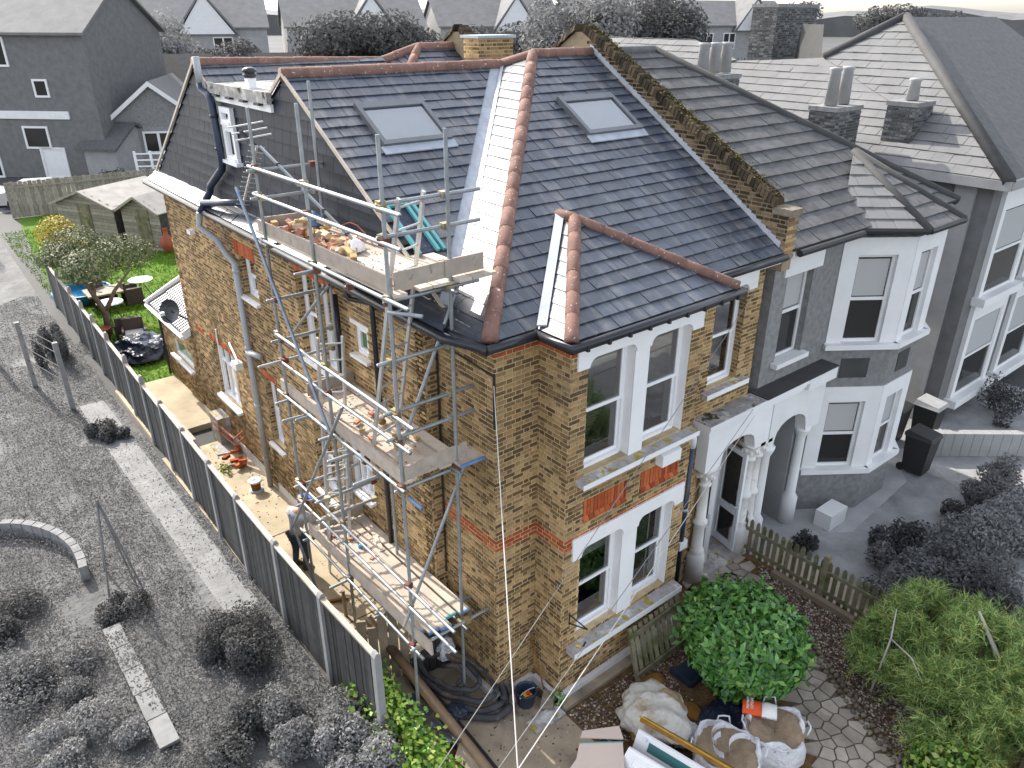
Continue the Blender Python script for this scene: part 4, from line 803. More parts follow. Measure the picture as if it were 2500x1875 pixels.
# ---------------------------------------------------------------- the person behind the scaffold
man = thing('person', 'person in a blue cap and pale checked shirt reaching to the scaffold from the alley', 'person', (-.98,4.72,0))
def skin(name, vs, es, rs, m, parent, root=0, sub=1):
    me = bpy.data.meshes.new(name); me.from_pydata(vs, es, []); me.materials.append(m); o = link(bpy.data.objects.new(name, me)); attach(o, parent)
    md = o.modifiers.new('skin', 'SKIN'); md.use_smooth_shade = True
    for i, r in enumerate(rs): d = me.skin_vertices[0].data[i]; d.radius = r if isinstance(r, tuple) else (r, r); d.use_root = (i == root)
    if sub: s = o.modifiers.new('sub', 'SUBSURF'); s.levels = s.render_levels = sub
    return o
mx, my = -.98, 4.72; q = lambda x,y,z: (mx+x, my+y, z)
vs = [q(0,0,.78),q(.02,-.03,.95),q(.04,-.06,1.1),q(.07,-.10,1.27),q(.10,-.13,1.36),q(.13,-.16,1.43),q(.15,-.18,1.55),q(-.03,.09,.72),q(.0,.1,.4),q(-.04,.12,.06),q(.06,.1,.02),q(.06,-.1,.72),q(.1,-.12,.4),q(.06,-.1,.06),q(.16,-.12,.02),q(.0,.08,1.27),q(.13,.12,1.05),q(.32,.0,1.06),q(.36,-.02,1.06),q(.15,-.27,1.26),q(.27,-.3,1.05),q(.42,-.3,1.1),q(.46,-.3,1.1)]
es = [(0,1),(1,2),(2,3),(3,4),(4,5),(5,6),(0,7),(7,8),(8,9),(9,10),(0,11),(11,12),(12,13),(13,14),(3,15),(15,16),(16,17),(17,18),(3,19),(19,20),(20,21),(21,22)]
rs = [.08,.075,.08,.075,.05,.065,.085,.06,.045,.04,.035,.06,.045,.04,.035,.04,.034,.028,.03,.04,.034,.028,.03]
skin('body', vs, es, rs, m_skin, man)
skin('shirt', vs[0:4]+[vs[15],vs[16],q(.27,.03,1.055),vs[19],vs[20],q(.37,-.3,1.08)], [(0,1),(1,2),(2,3),(3,4),(4,5),(5,6),(3,7),(7,8),(8,9)], [.135,.14,.145,.135,.085,.062,.05,.085,.062,.05], m_shirt, man)
skin('trousers', [vs[0],vs[7],vs[8],vs[9],vs[11],vs[12],vs[13]], [(0,1),(1,2),(2,3),(0,4),(4,5),(5,6)], [.115,.09,.07,.055,.09,.07,.055], m_jeans, man)
for p in (9,13): a = V(vs[p]); MB().hexa([a+V(t) for t in ((-.05,-.045,-.06),(.16,-.045,-.06),(.16,.045,-.06),(-.05,.045,-.06),(-.05,-.04,.05),(.06,-.04,.05),(.06,.04,.05),(-.05,.04,.05))]).build('boot', m_boot, man)
hx = V(vs[6]); MB().lathe(hx+V((0,0,.02)),[(.098,0),(.1,.03),(.085,.075),(.05,.1),(.01,.108)],14).build('cap', m_cap, man, True); MB().hexa([hx+V(t) for t in ((.05,-.08,.02),(.17,-.05,.0),(.17,.05,.0),(.05,.08,.02),(.05,-.08,.035),(.17,-.05,.012),(.17,.05,.012),(.05,.08,.035))]).build('cap_peak', m_cap, man)
MB().lathe(hx+V((0,0,-.03)),[(.09,0),(.102,.02),(.102,.05),(.095,.055)],14).build('hair', m_hair, man, True)
for s in (1,-1): MB().rock(hx+V((.0,.088*s,-.015)),(.02,.012,.028)).build('ear', m_skin, man)
MB().rock(hx+V((.088,0,-.03)),(.022,.014,.02)).build('nose', m_skin, man)
for i, (h, dirx) in enumerate(((V(vs[18]),.06),(V(vs[22]),.06))):
    for k in range(4): MB().tube([h+V((.02,-.024+.016*k,.005)),h+V((.05,-.026+.017*k,.0)),h+V((.06+.004*(k%2),-.026+.017*k,-.025))],[.0085,.008,.006],6).build('finger', m_skin, man)
    MB().tube([h+V((.0,.02,.0)),h+V((.03,.04,-.005)),h+V((.05,.035,-.015))],[.009,.008,.006],6).build('thumb', m_skin, man)
# ---------------------------------------------------------------- boundary fence between alley and neighbouring garden
for y in (2.85,5.95,9.1): tag(MB().box(-1.72,-.25,y-.012,y+.012,.0015,.004).build('paving_joint', m_soil), kind='structure')
fen = thing('fence', 'dark close boarded panel fence with concrete posts beside the alley', 'fence', (-1.78,.35,0))
posts = [.35,1.86,3.47,5.11,6.59,8.18,9.72,11.24,12.74,14.62,16.27,17.72,19.35,21.34,23.36]
px = lambda y: -1.745-.06*min(1,max(0,(y-.3)/2)) if y < 4 else -1.80+.0165*max(0,y-5)*1.0 if y < 24 else -1.5
for i, y in enumerate(posts):
    x = px(y); h = 1.78 if i < 7 else 1.8
    MB().hexa([(x-.055,y-.05,0),(x+.055,y-.05,0),(x+.055,y+.05,0),(x-.055,y+.05,0),(x-.05,y-.05,h-.05),(x+.05,y-.05,h-.05),(x+.05,y+.05,h-.05),(x-.05,y+.05,h-.05)]).build('post', g_post, fen)
    MB().hexa([(x-.05,y-.05,h-.05),(x+.05,y-.05,h-.05),(x+.05,y+.05,h-.05),(x-.05,y+.05,h-.05),(x-.02,y-.05,h+.01),(x+.02,y-.05,h+.01),(x+.02,y+.05,h+.01),(x-.02,y+.05,h+.01)]).build('post_cap', g_post, fen)
for y0, y1 in zip(posts, posts[1:]):
    a, c = V((px(y0),y0+.06,0)), V((px(y1),y1-.06,0)); n = 14
    if y0 > 13: n = 8
    tall = 1.68 if y0 < 9.5 else 1.55
    for k in range(n):
        p, q = a.lerp(c,k/n), a.lerp(c,(k+1.08)/n); j = random.uniform(-.006,.006)
        barO('fence_board', (p+q)/2+V((j,0,.03)), (p+q)/2+V((j,0,tall+random.uniform(-.01,.01))), (q-p).length, .014, g_fence, fen)
    barO('capping_rail', a+V((0,0,tall+.025)), c+V((0,0,tall+.025)), .075, .04, m_board, fen)
    for z in (.35,1.3): barO('arris_rail', a+V((.04,0,z)), c+V((.04,0,z)), .04, .06, m_wood, fen)
rf = thing('rear_fence', 'weathered board fence across the far end of the rear garden', 'fence', (-.1,39.1,0))
for k in range(36): t = k/36; barO('fence_board', (-.4+7.4*t,39.15-.65*t,0), (-.4+7.4*t,39.15-.65*t,1.75+.03*(k%2)), .03, .19, m_wood, rf)
barO('rail',(-.4,39.1,1.5),(7,38.45,1.5),.05,.08,m_wood,rf)
# ---------------------------------------------------------------- gate across the alley
gt = thing('side_gate', 'tall boarded side gate of tan timber under the bottom scaffold platform', 'gate', (-1.65,1.35,0))
g0, g1 = V((-1.68,1.75,0)), V((-.62,1.15,0))
for k in range(8):
    p = g0.lerp(g1,(k+.5)/8); h = (1.02,1.1,1.2,1.05,1.32,1.36,1.38,1.4)[k]; barO('gate_board', p, p+V((0,0,h)), .135, .03, m_gate, gt, roll=2.08)
for z in (.3,.95): barO('gate_rail', g0+V((0,.04,z)), g1+V((0,.04,z)), .04, .08, m_gate, gt)
dg = thing('dark_gate', 'dark stained gate leaf hung against the brick wall', 'gate', (-.58,1.12,0))
for k in range(4): p = V((-.55+.12*k,1.12-.02*k,0)); barO('gate_board', p, p+V((0,0,1.35)), .11, .03, m_gdark, dg, roll=1.73)
# long brown beam and black beam lying towards the viewer
tag(MB().tube([(-1.02,2.0,.72),(-.93,-.75,.22),(-.93,-1.6,.1)],.075,10).build('brown_beam', m_brown, None, True, base=(-1.02,2,0)),'long brown round edged beam running along the fence line beside the ivy','beam')
tag(MB().bar((-.78,.72,.12),(-.86,-1.2,.12),.13,.1).build('black_beam', m_black, None, base=(-.78,.7,0)),'long black boxed gutter length lying on the concrete beside the coiled hose','gutter length')
tag(MB().tube([(-.72,1.75,.05),(-.70,1.15,.35)],.05,8).build('blue_pipe_offcut', m_bluepipe, None, True, base=(-.7,1.4,0)),'short dark blue pipe leaning by the dark gate','pipe offcut')
crumple('black_plastic_sheet',(-.70,.06,.17),(.14,.15,.08),m_tarpb,'torn piece of shiny black plastic lying on the black gutter length','plastic sheet',3,11)
crumple('dark_crumpled_sack',(-1.35,3.55,.02),(.15,.2,.18),m_tarpb,'black crumpled sack in the alley beside the fence','sack',3,12)
# coil of old hose
coil = thing('hose_coil', 'large coil of dusty black hose leaning at the foot of the brick corner', 'hose coil', (-.35,.45,0))
cc = V((-.36,.52,.16)); a1 = V((.38,-.925,0)); a2 = V((.85,.35,.28)).normalized()
for k,(ra,rb,dx,dz,rr) in enumerate(((.82,.40,0,.0,.055),(.76,.36,.03,.09,.05),(.70,.30,-.04,.16,.045),(.88,.44,.05,.05,.055),(.52,.22,-.14,.2,.042))):
    pts = [cc+V((0,0,dz-.05))+a1*(math.cos(2*PI*t/36)*ra+dx)+a2*(math.sin(2*PI*t/36)*rb)+V((0,0,.02*math.sin(5*t+k))) for t in range(37)]
    MB().tube(pts,rr,8).build('hose_loop', m_hose, coil, True)
MB().tube([cc+V((-.12,.25,.22)),cc+V((.02,.05,.3)),cc+V((.05,-.12,.2)),cc+V((-.1,-.1,.1))],.04,8).build('hose_end', m_hose, coil, True)
crumple('white_rubble_bag',(-.26,1.0,.3),(.16,.14,.2),m_bag,'white plastic bag tucked behind the hose coil by the wall','plastic bag',3,21)
# bucket with yellow bottle
bk = thing('bucket', 'black builders bucket standing by the brick bay corner', 'bucket', (.29,-.33,0))
MB().lathe((.29,-.33,0),[(.115,0),(.12,.01),(.155,.27),(.165,.275),(.165,.29),(.15,.29),(.145,.26),(.115,.05),(.01,.045)],22).build('pail', m_bluepipe, bk, True)
MB().tube([(.29+.165*math.cos(t*PI/8),-.33+.165*math.sin(t*PI/8)*.5-.07,.27-.03*math.sin(t*PI/8)) for t in range(9)],.006,5).build('handle', m_silver, bk)
bt = thing('bottle', 'yellow plastic bottle with red cap standing in the black bucket', 'bottle', (.28,-.36,.06)); MB().hexa([(.22,-.40,.06),(.34,-.42,.06),(.35,-.33,.06),(.23,-.31,.06),(.21,-.40,.24),(.33,-.43,.24),(.34,-.33,.24),(.22,-.31,.24)]).build('bottle_body', m_yellow, bt); MB().lathe((.29,-.38,.24),[(.03,0),(.03,.02),(.025,.045),(.0,.05)],10).build('cap', m_redp, bt)
chunk((.53,-.55,.08),(.26,.2,.16),(.05,.02,.7),mat('concrete_block',(.27,.22,.17),.95,.1,noise=(14,.4)),'brown concrete block beside the bucket',None,'concrete_block','block')
tag(MB().box(.05,.62,-.86,-.62,0,.03).build('stone_slab', m_sill, None, base=(.3,-.7,0)),'pale broken stone slab on the ground in front of the bucket','slab')
chunk((.1,-.16,.05),(.16,.12,.06),(0,.1,.4),m_oldwood,'dark timber offcut beside the bucket',None,'timber_block','timber offcut')
tag(MB().tube([(.60,-.42,.02),(.63,-.1,.75),(.60,-.06,.86)],.012,6).build('rusty_rod', m_oldwood, None, base=(.6,-.42,0)),'thin rusty rod leaning in the corner between bay and wall','rod')
C,D = cloud((.66,-.66,.12),(.12,.12,.14),60,.2); tag(leaves('weed', m_leaf, C, D, .07, .6, None, (.66,-.66,0)),'small green weed at the foot of the bay corner','weed')
# wall bracket on the bay
wb = MB(); wb.bar((.86,-.6,1.42),(.86,-.6,1.62),.014,.014); wb.bar((.86,-.6,1.44),(.98,-.86,1.44),.014,.014); wb.bar((.86,-.6,1.6),(.98,-.86,1.44),.014,.014); tag(wb.build('wall_bracket', m_cable, None, base=(.86,-.6,1.4)),'small black triangular bracket on the bay beside the ground floor window','bracket')
ts = thing('sealant_tube', 'small white and yellow tube with scissors on the stone sill', 'tube', (.98,-.72,1.0)); MB().tube([(.95,-.66,1.01),(1.0,-.72,1.0)],.02,8).build('tube_body', m_yellow, ts); MB().bar((1.03,-.74,1.0),(1.12,-.7,1.0),.02,.012).build('scissors', m_black, ts)
# pallet like trellis leaning on the sill
pal = thing('slatted_panel', 'old slatted fence panel leaning against the bay under the window sill', 'fence panel', (2.3,-.85,0))
A0, A1, T0, T1 = V((1.88,-1.13,.05)), V((3.02,-1.10,.05)), V((1.93,-.82,.84)), V((3.06,-.8,.86))
for k in range(10): s = k/9; barO('slat', A0.lerp(A1,s)+V((0,-.0,0)), T0.lerp(T1,s), .075, .016, m_greenwood, pal, roll=PI/2*0)
for t in (.12,.86): barO('rail', A0.lerp(T0,t)+V((-.03,-.03,.01)), A1.lerp(T1,t)+V((.03,-.03,.01)), .03, .085, m_greenwood, pal)
for t in (0,1): barO('stile', (A0.lerp(A1,t))+V((0,-.015,0)), T0.lerp(T1,t)+V((0,-.015,.03)), .06, .03, m_greenwood, pal)
# ---------------------------------------------------------------- laurel bush
bush = thing('round_bush', 'large round glossy green bush in front of the porch', 'bush', (3.14,-2.0,0))
for k in range(9): a = k*.7; MB().tube([(3.14+.05*math.cos(a),-2+.05*math.sin(a),0),(3.14+.3*math.cos(a),-2+.3*math.sin(a),.55),(3.14+.55*math.cos(a),-2+.55*math.sin(a),.95)],[.03,.02,.01],6).build('stem', m_bark, bush)
SPR = RNG.normal(0,1,(46,3)); SPR[:,2] = np.abs(SPR[:,2])*.8; SPR /= np.linalg.norm(SPR,axis=1,keepdims=True)
C,D = cloud((3.14,-2.0,.80),(.97,.97,.84),7600,.78,26)
Cs_ = np.repeat(np.array((3.14,-2,.8))+SPR*np.array((.97,.97,.84))*1.02,9,0)+RNG.normal(0,.055,(414,3)); C = np.concatenate([C,Cs_]); D = np.concatenate([D,np.repeat(SPR,9,0)+RNG.normal(0,.5,(414,3))]); D = D+np.array([0,-.1,.6]); o_ = np.array(CAMP)-C; sc_ = (D*o_).sum(1)/np.linalg.norm(o_,axis=1)**2*(np.linalg.norm((C-np.array((3.14,-2,.82)))/np.array((.93,.93,.8)),axis=1)>.9)
idx = np.argsort(-sc_)[:300]
for i in idx:      # the leaves nearest the viewer can be picked out one by one
    leaves('leaf', m_leaf, C[i:i+1], D[i:i+1], .14, .46, bush)
rest = np.setdiff1d(np.arange(len(C)), idx); stuff(leaves('leaves', m_leaf, C[rest], D[rest], .135, .46, bush)); C2,D2 = cloud((3.14,-2.0,.8),(.8,.8,.7),2500,.1); stuff(leaves('inner_leaves', m_leaf, C2, D2, .13, .5, bush))
sheet('neighbour_path', [(5.9,-4.4),(6.6,-4.4),(6.5,-.5),(5.9,-.4)], .006, mat('pale_tan_paving', (.44,.355,.28), .9, .2, noise=(3,.15)))
# ---------------------------------------------------------------- picket fence, path, edging
pk = thing('picket_fence', 'low mossy timber picket fence between the two front gardens', 'fence', (5.9,-.1,0))
p0, p1 = V((5.86,-.12,0)), V((5.86,-4.9,0)); n = 36
for k in range(n):
    p = p0.lerp(p1,(k+.5)/n)+V((random.uniform(-.008,.008),0,0)); h = .78+random.uniform(-.02,.02)
    b = MB(); w = .04; b.prism([p+V((-.03,-w,.05)),p+V((-.03,w,.05)),p+V((-.03,w,h)),p+V((-.03,w*.5,h+.045)),p+V((-.03,0,h+.055)),p+V((-.03,-w*.5,h+.045)),p+V((-.03,-w,h))],(.016,0,0)); b.build('picket', m_greenwood, pk)
for z in (.2,.62): barO('rail', p0+V((-.05,0,z)), p1+V((-.05,0,z)), .03, .065, m_greenwood, pk)
for t in (.0,.36,.72): p = p0.lerp(p1,t); MB().box(p.x-.07,p.x+.03,p.y-.05,p.y+.05,0,.92).build('post', m_greenwood, pk)
tag(MB().bar((5.72,-.95,.06),(5.7,-2.55,.06),.11,.12).build('sleeper', m_gate, None, base=(5.7,-1.2,0)),'brown timber sleeper edging the gravel along the picket fence','sleeper')
path_poly = [(4.35,-.12),(5.66,-.2),(5.2,-1.25),(4.62,-2.28),(4.2,-3.0),(3.86,-3.58),(3.5,-4.5),(3.2,-5.3),(2.0,-5.3),(2.55,-4.0),(3.3,-3.0),(3.75,-2.3),(4.2,-1.3)]
path = sheet('path', path_poly, -.002, mat('path_joint', (.13,.11,.09), .95, .1, noise=(9,.3)))
def inside(p, poly):
    c = False
    for i in range(len(poly)):
        (x0,y0),(x1,y1) = poly[i], poly[i-1]
        if (y0 > p[1]) != (y1 > p[1]) and p[0] < (x1-x0)*(p[1]-y0)/(y1-y0)+x0: c = not c
    return c
seeds = []; rad = {}
for k in range(9000):
    p = (random.uniform(2.0,5.7), random.uniform(-5.3,-.1))
    r_ = random.choice((.11,.15,.19,.27)) if k > 700 else random.uniform(.2,.33)
    if inside(p, path_poly) and all((p[0]-q[0])**2+(p[1]-q[1])**2 > ((r_+rad[q])/2)**2 for q in seeds): seeds.append(p); rad[p] = r_
for p in seeds:
    pg = [(p[0]-.5,p[1]-.5),(p[0]+.5,p[1]-.5),(p[0]+.5,p[1]+.5),(p[0]-.5,p[1]+.5)]
    for q in seeds:
        if q is p or abs(q[0]-p[0]) > .9 or abs(q[1]-p[1]) > .9: continue
        dx, dy = q[0]-p[0], q[1]-p[1]; L = math.hypot(dx,dy); pg = clip(pg, dx/L, dy/L, (dx*(p[0]+q[0])/2+dy*(p[1]+q[1])/2)/L-.011)
        if len(pg) < 3: break
    if len(pg) < 3: continue
    if max(math.hypot(a-p[0],c-p[1]) for a,c in pg) > .34: pg = [(p[0]+(a-p[0])*min(1,.2/max(.01,math.hypot(a-p[0],c-p[1]))), p[1]+(c-p[1])*min(1,.2/max(.01,math.hypot(a-p[0],c-p[1])))) for a,c in pg]
    z = random.uniform(.010,.022); tl = random.uniform(-.012,.012); MB().prism([(a,c,z+tl*(a-p[0])) for a,c in pg],(0,0,-.03)).build('paving_stone', m_stone, path)
edge_c = [(5.25,-1.2),(4.7,-2.2),(4.28,-2.98),(3.94,-3.56),(3.6,-4.35),(3.3,-5.2)]
edg = thing('path_edging', 'row of small mossy edging stones along the crazy paving path', 'edging', (4.2,-3,0))
for (x0,y0),(x1,y1) in zip(edge_c, edge_c[1:]):
    L = math.hypot(x1-x0,y1-y0); n = max(1,int(L/.095))
    for row in (0,.11):
        for k in range(n):
            t = (k+.5)/n; dx, dy = (x1-x0)/L, (y1-y0)/L; cx, cy = x0+(x1-x0)*t-dy*row*-1*-1, y0+(y1-y0)*t+dx*row
            MB().rock((cx,cy,.02),(.05,.046,.045)).build('edging_stone', m_edge, edg)
# gravel and chips: real little stones
def gravel(name, poly, n, r, z, label, m):
    b = MB(); xs = [p[0] for p in poly]; ys = [p[1] for p in poly]
    while n:
        p = (random.uniform(min(xs),max(xs)), random.uniform(min(ys),max(ys)))
        if not inside(p, poly): continue
        s = r*random.uniform(.5,1.4); k = len(b.v); a = random.uniform(0,6); h = z+s*.7
        for t in range(4): b.v.append((p[0]+s*math.cos(a+t*PI/2)*random.uniform(.6,1.1), p[1]+s*math.sin(a+t*PI/2)*random.uniform(.6,1.1), z))
        b.v.append((p[0],p[1],h)); b.f += [(k+t,k+(t+1)%4,k+4) for t in range(4)]; n -= 1
    return tag(b.build(name, m), label, 'gravel', kind='stuff')
gravel('gravel_bed', [(5.3,-1.0),(5.8,-.6),(5.8,-4.6),(3.4,-5.4),(3.75,-4.3),(4.1,-3.55),(4.45,-2.95),(4.85,-2.2)], 9000, .026, .0, 'brown and grey gravel with bark chips between path edging and picket fence', m_gravel)
gravel('soil_chips', [(.65,-.85),(2.6,-.95),(3.3,-.5),(4.0,-.5),(3.9,-1.4),(2.4,-1.4),(2.2,-2.3),(.7,-1.6)], 3200, .022, -.006, 'pale stone chips scattered over the brown soil under the bay', m_gravel)
tag(MB().lathe((2.05,-1.25,-.01),[(.32,0),(.22,.035),(.08,.06),(.01,.062)],14,1,.6).build('sand_patch', m_sandy, None, True, base=(2.05,-1.25,0)),'patch of orange sand spilled on the soil beside the muddy bag','sand patch')
tag(MB().lathe((2.12,-1.98,-.01),[(.25,0),(.18,.03),(.02,.05)],12,.7,1).build('sand_patch', m_sandy, None, True, base=(2.12,-1.98,0)),'patch of orange sand spilled over the dark sheet by the bulk bags','sand patch')
tag(MB().lathe((4.35,-.45,0),[(.28,0),(.2,.06),(.06,.11),(.0,.115)],12).build('bark_heap', m_soil, None, True, base=(4.35,-.45,0)),'small heap of dark bark chips at the foot of the porch column','bark heap')
cr = MB(); cr.box(2.45,2.95,-1.7,-1.3,0,.02); cr.box(2.43,2.46,-1.7,-1.3,0,.12); cr.box(2.45,2.95,-1.72,-1.69,0,.12); tag(cr.build('plastic_tray', m_bluepipe, None, base=(2.5,-1.5,0)),'dark plastic tray half hidden under the round bush','tray')
for y, z in ((-.5,.02),): tag(MB().tube([(5.0+.14*math.cos(t*.5),-.55+.14*math.sin(t*.5),.035+.001*t) for t in range(36)],.008,5).build('black_hose', m_cable, None, base=(5,-.55,0)),'thin black hose coiled on the paving outside the porch','hose')
# ---------------------------------------------------------------- builders' bags, boards and doors
def bulk_bag(name, c, r, h, label, mbag, fill=m_sand, seed=3, lean=(0,0)):
    t = thing(name, label, 'bulk bag', c); rr = random.Random(seed); b = MB(); n = 28; ks = []
    prof = [(.86,0),(1.0,.12),(1.06,.4),(1.03,.72),(.98,.92),(.95,1.0),(.89,1.02),(.86,.94),(.80,.80)]
    for i,(q,z) in enumerate(prof):
        ks.append(len(b.v))
        for j in range(n):
            a = 2*PI*j/n; sq = 1+.09*math.cos(4*a+.6); wv = 1+.05*math.sin(7*a+i+seed)+rr.uniform(-.025,.025); zz = z*h*(1+.10*math.sin(3*a+seed)*(z>.5)+.05*rr.uniform(-1,1)*(z>.3))
            b.v.append((c[0]+r*q*sq*wv*math.cos(a)+lean[0]*z, c[1]+r*q*sq*wv*math.sin(a)+lean[1]*z, c[2]+zz))
    for k0,k1 in zip(ks,ks[1:]):
        for j in range(n): b.f.append((k0+j,k0+(j+1)%n,k1+(j+1)%n,k1+j))
    b.build('bag', mbag, t, True); f = MB(); kk = []
    for q,z in ((.93,.90),(.75,.97),(.5,.93),(.3,.84),(.12,.79),(.01,.78)):
        kk.append(len(f.v))
        for j in range(n): a = 2*PI*j/n; f.v.append((c[0]+r*q*math.cos(a)+lean[0]*.8, c[1]+r*q*math.sin(a)+lean[1]*.8, c[2]+h*z*(1+.06*math.sin(2*a+seed)+rr.uniform(-.02,.02))))
    for k0,k1 in zip(kk,kk[1:]):
        for j in range(n): f.f.append((k0+j,k0+(j+1)%n,k1+(j+1)%n,k1+j))
    f.build('sand_fill', fill, t, True)
    for k in range(4):
        a = PI/4+k*PI/2; p = V((c[0]+r*.98*math.cos(a)+lean[0], c[1]+r*.98*math.sin(a)+lean[1], c[2]+h)); tg = V((-math.sin(a),math.cos(a),0))
        MB().tube([p-tg*.09-V((0,0,.05)),p-tg*.07+V((.03*math.cos(a),.03*math.sin(a),.05)),p+V((.05*math.cos(a),.05*math.sin(a),.03)),p+tg*.07+V((.03*math.cos(a),.03*math.sin(a),.04)),p+tg*.09-V((0,0,.05))],.013,5).build('lifting_loop', mbag, t, True)
    return t
bulk_bag('bulk_bag',(1.66,-2.93,0),0.46,.48,'white bulk bag of brown sand nearest the leaning doors',m_bag,seed=4)
bulk_bag('bulk_bag',(2.46,-3.12,0),0.42,.5,'white bulk bag of sand below the round bush with the cement bag on it',m_bag,seed=9)
for k,(dx,dy,r) in enumerate(((.05,-.1,.2),(.0,.15,.7),(-.1,.05,1.2))):
    ps = [V((1.72+dx+.2*math.cos(r+t*.35),-2.98+dy+.17*math.sin(r+t*.35),.50+.012*k)) for t in range(8)]; b = MB()
    for a,c in zip(ps,ps[1:]): b.poly([a,c,c+V((0,.02,.09)),a+V((0,.02,.09))])
    tag(b.build('plastic_strip', m_bag, None, base=tuple(ps[0])),'curled strip of white plastic on the sand in the bulk bag','plastic strip','plastic strips on the sand')
mbag = crumple('muddy_bag',(1.42,-1.80,.12),(.44,.46,.30),m_bagd,'muddy half empty bulk bag slumped on the soil below the bay','bulk bag',4,31)
crumple('orange_sand_heap',(1.12,-1.86,.1),(.16,.18,.25),m_sandy,'orange sand showing in the torn side of the muddy bag','sand',3,32)
crumple('white_folded_bag',(1.72,-2.25,.03),(.25,.16,.14),m_bag,'folded white woven bag lying behind the leaning doors','woven bag',3,33)
crumple('blue_tarpaulin',(2.42,-2.42,.0),(.42,.28,.13),m_tarpb,'crumpled dark blue tarpaulin between the bush and the bulk bags','tarpaulin',4,34)
tag(MB().tube([(.62,-1.35,.02),(.78,-1.55,.03),(.92,-1.5,.05),(.74,-1.42,.04),(.62,-1.35,.03)],.014,6).build('bag_strap', m_bagd, None, base=(.7,-1.45,0)),'loose grey strap of the muddy bag on the soil','strap')
cb = thing('cement_bag', 'orange and white paper cement bag lying on the sand of a bulk bag', 'cement bag', (2.40,-2.98,.56))
Fc_ = frame((2.24,-2.72,.53),(.56,-.83,.05),(0,.07,1),(.83,.56,-.03)); 
def pillow(F,u0,u1,v0,v1,h):
    b = MB(); n = 8; m = 6; ks = []
    for i in range(n+1):
        for j in range(m+1):
            s, t = i/n, j/m; b.v.append(tuple(F(u0+(u1-u0)*s, v0+(v1-v0)*t, h*(1-abs(2*t-1)**3)*(1-.25*abs(2*s-1)**6)+.006*math.sin(9*s+5*t))))
    for i in range(n):
        for j in range(m): a = i*(m+1)+j; b.f.append((a,a+m+1,a+m+2,a+1))
    k = len(b.v); b.v += [tuple(F(u0,v0,-.02)),tuple(F(u1,v0,-.02)),tuple(F(u1,v1,-.02)),tuple(F(u0,v1,-.02))]; b.f.append((k,k+3,k+2,k+1))
    return b
pillow(Fc_,.0,.26,.0,.27,.075).build('printed_end', m_orange, cb, True); pillow(Fc_,.26,.46,.0,.27,.075).build('plain_end', m_paper, cb, True)
def text(body, F, size, m, parent, name='lettering', u=0, v=0, d=0):
    cu = bpy.data.curves.new(name, 'FONT'); cu.body = body; cu.size = size; cu.extrude = .001; cu.align_x = 'CENTER'; cu.align_y = 'CENTER'
    tmp = bpy.data.objects.new(name, cu); COL.objects.link(tmp); dg_ = bpy.context.evaluated_depsgraph_get(); me = bpy.data.meshes.new_from_object(tmp.evaluated_get(dg_)); bpy.data.objects.remove(tmp); me.materials.clear(); me.materials.append(m)
    for vt in me.vertices: vt.co = F(u+vt.co.x, v+vt.co.y, d+vt.co.z)
    return attach(link(bpy.data.objects.new(name, me)), parent)
FT = lambda u,v,d=0: Fc_(u, v, d)
FV = frame(Fc_(0,0,0),(.83,.56,-.03),(0,.07,1),(-.56,.83,-.05))
text('PREMIUM', FV, .052, m_white, cb, u=.135, v=-.07, d=.077); text('CEMENT', FV, .052, m_white, cb, u=.135, v=-.125, d=.078); text('32.5', FV, .04, m_white, cb, u=.135, v=-.19, d=.078) if False else None
# doors and boards thrown on the ground
def panelboard(name, A, B_, Cc, th, m, label, cat, edge=None, decor=None):
    A, B_, Cc = V(A), V(B_), V(Cc); n = (B_-A).cross(Cc-A).normalized()
    if n.z < 0: n = -n
    t = thing(name, label, cat, tuple(A)); D_ = B_+Cc-A
    b = MB(); b.hexa([A,B_,D_,Cc,A+n*th,B_+n*th,D_+n*th,Cc+n*th]); b.build('leaf' if cat == 'door' else 'sheet', m, t)
    if decor:
        F = lambda u,v,d=0: A+(B_-A)*u+(Cc-A)*v+n*(th+d); decor(F, t)
    return t
def dec1(F,t): MB().hexa([F(.16,.25,-.001),F(.93,.25,-.001),F(.93,.75,-.001),F(.16,.75,-.001),F(.16,.25,.004),F(.93,.25,.004),F(.93,.75,.004),F(.16,.75,.004)]).build('teal_panel', m_teal, t); MB().hexa([F(.10,.1,0),F(.13,.1,0),F(.13,.25,0),F(.1,.25,0),F(.1,.1,.05),F(.13,.1,.05),F(.13,.25,.05),F(.1,.25,.05)]).build('latch', m_silver, t)
def dec2(F,t):
    for u0,u1 in ((.1,.42),(.52,.92)):
        for v0,v1 in ((.12,.46),(.56,.9)):
            b = MB()
            for a,c,e,g in ((u0,u1,v0,v0+.05),(u0,u1,v1-.05,v1),(u0,u0+.02,v0+.05,v1-.05),(u1-.02,u1,v0+.05,v1-.05)): b.hexa([F(a,e,0),F(c,e,0),F(c,g,0),F(a,g,0),F(a,e,.014),F(c,e,.014),F(c,g,.014),F(a,g,.014)])
            b.build('moulding', m_upvc, t)
panelboard('white_glazed_door',(.86,-2.04,.62),(1.13,-3.25,.62),(.80,-2.02,.30),.04,m_upvc,'white door with a teal panel lying tilted beside the plasterboard','door',decor=dec1)
panelboard('white_panel_door',(.62,-2.10,.52),(.88,-3.2,.52),(.42,-2.04,.06),.04,m_upvc,'white moulded panel door leaning on the pile of boards','door',decor=dec2)
m_ochre = mat('ochre_edge', (.42,.29,.04), .7, .2, noise=(9,.3))
panelboard('old_frame_board',(.92,-1.98,.66),(1.24,-3.3,.66),(1.02,-1.96,.60),.05,m_oldwood,'brown stained timber with a yellow edge behind the white doors','timber')
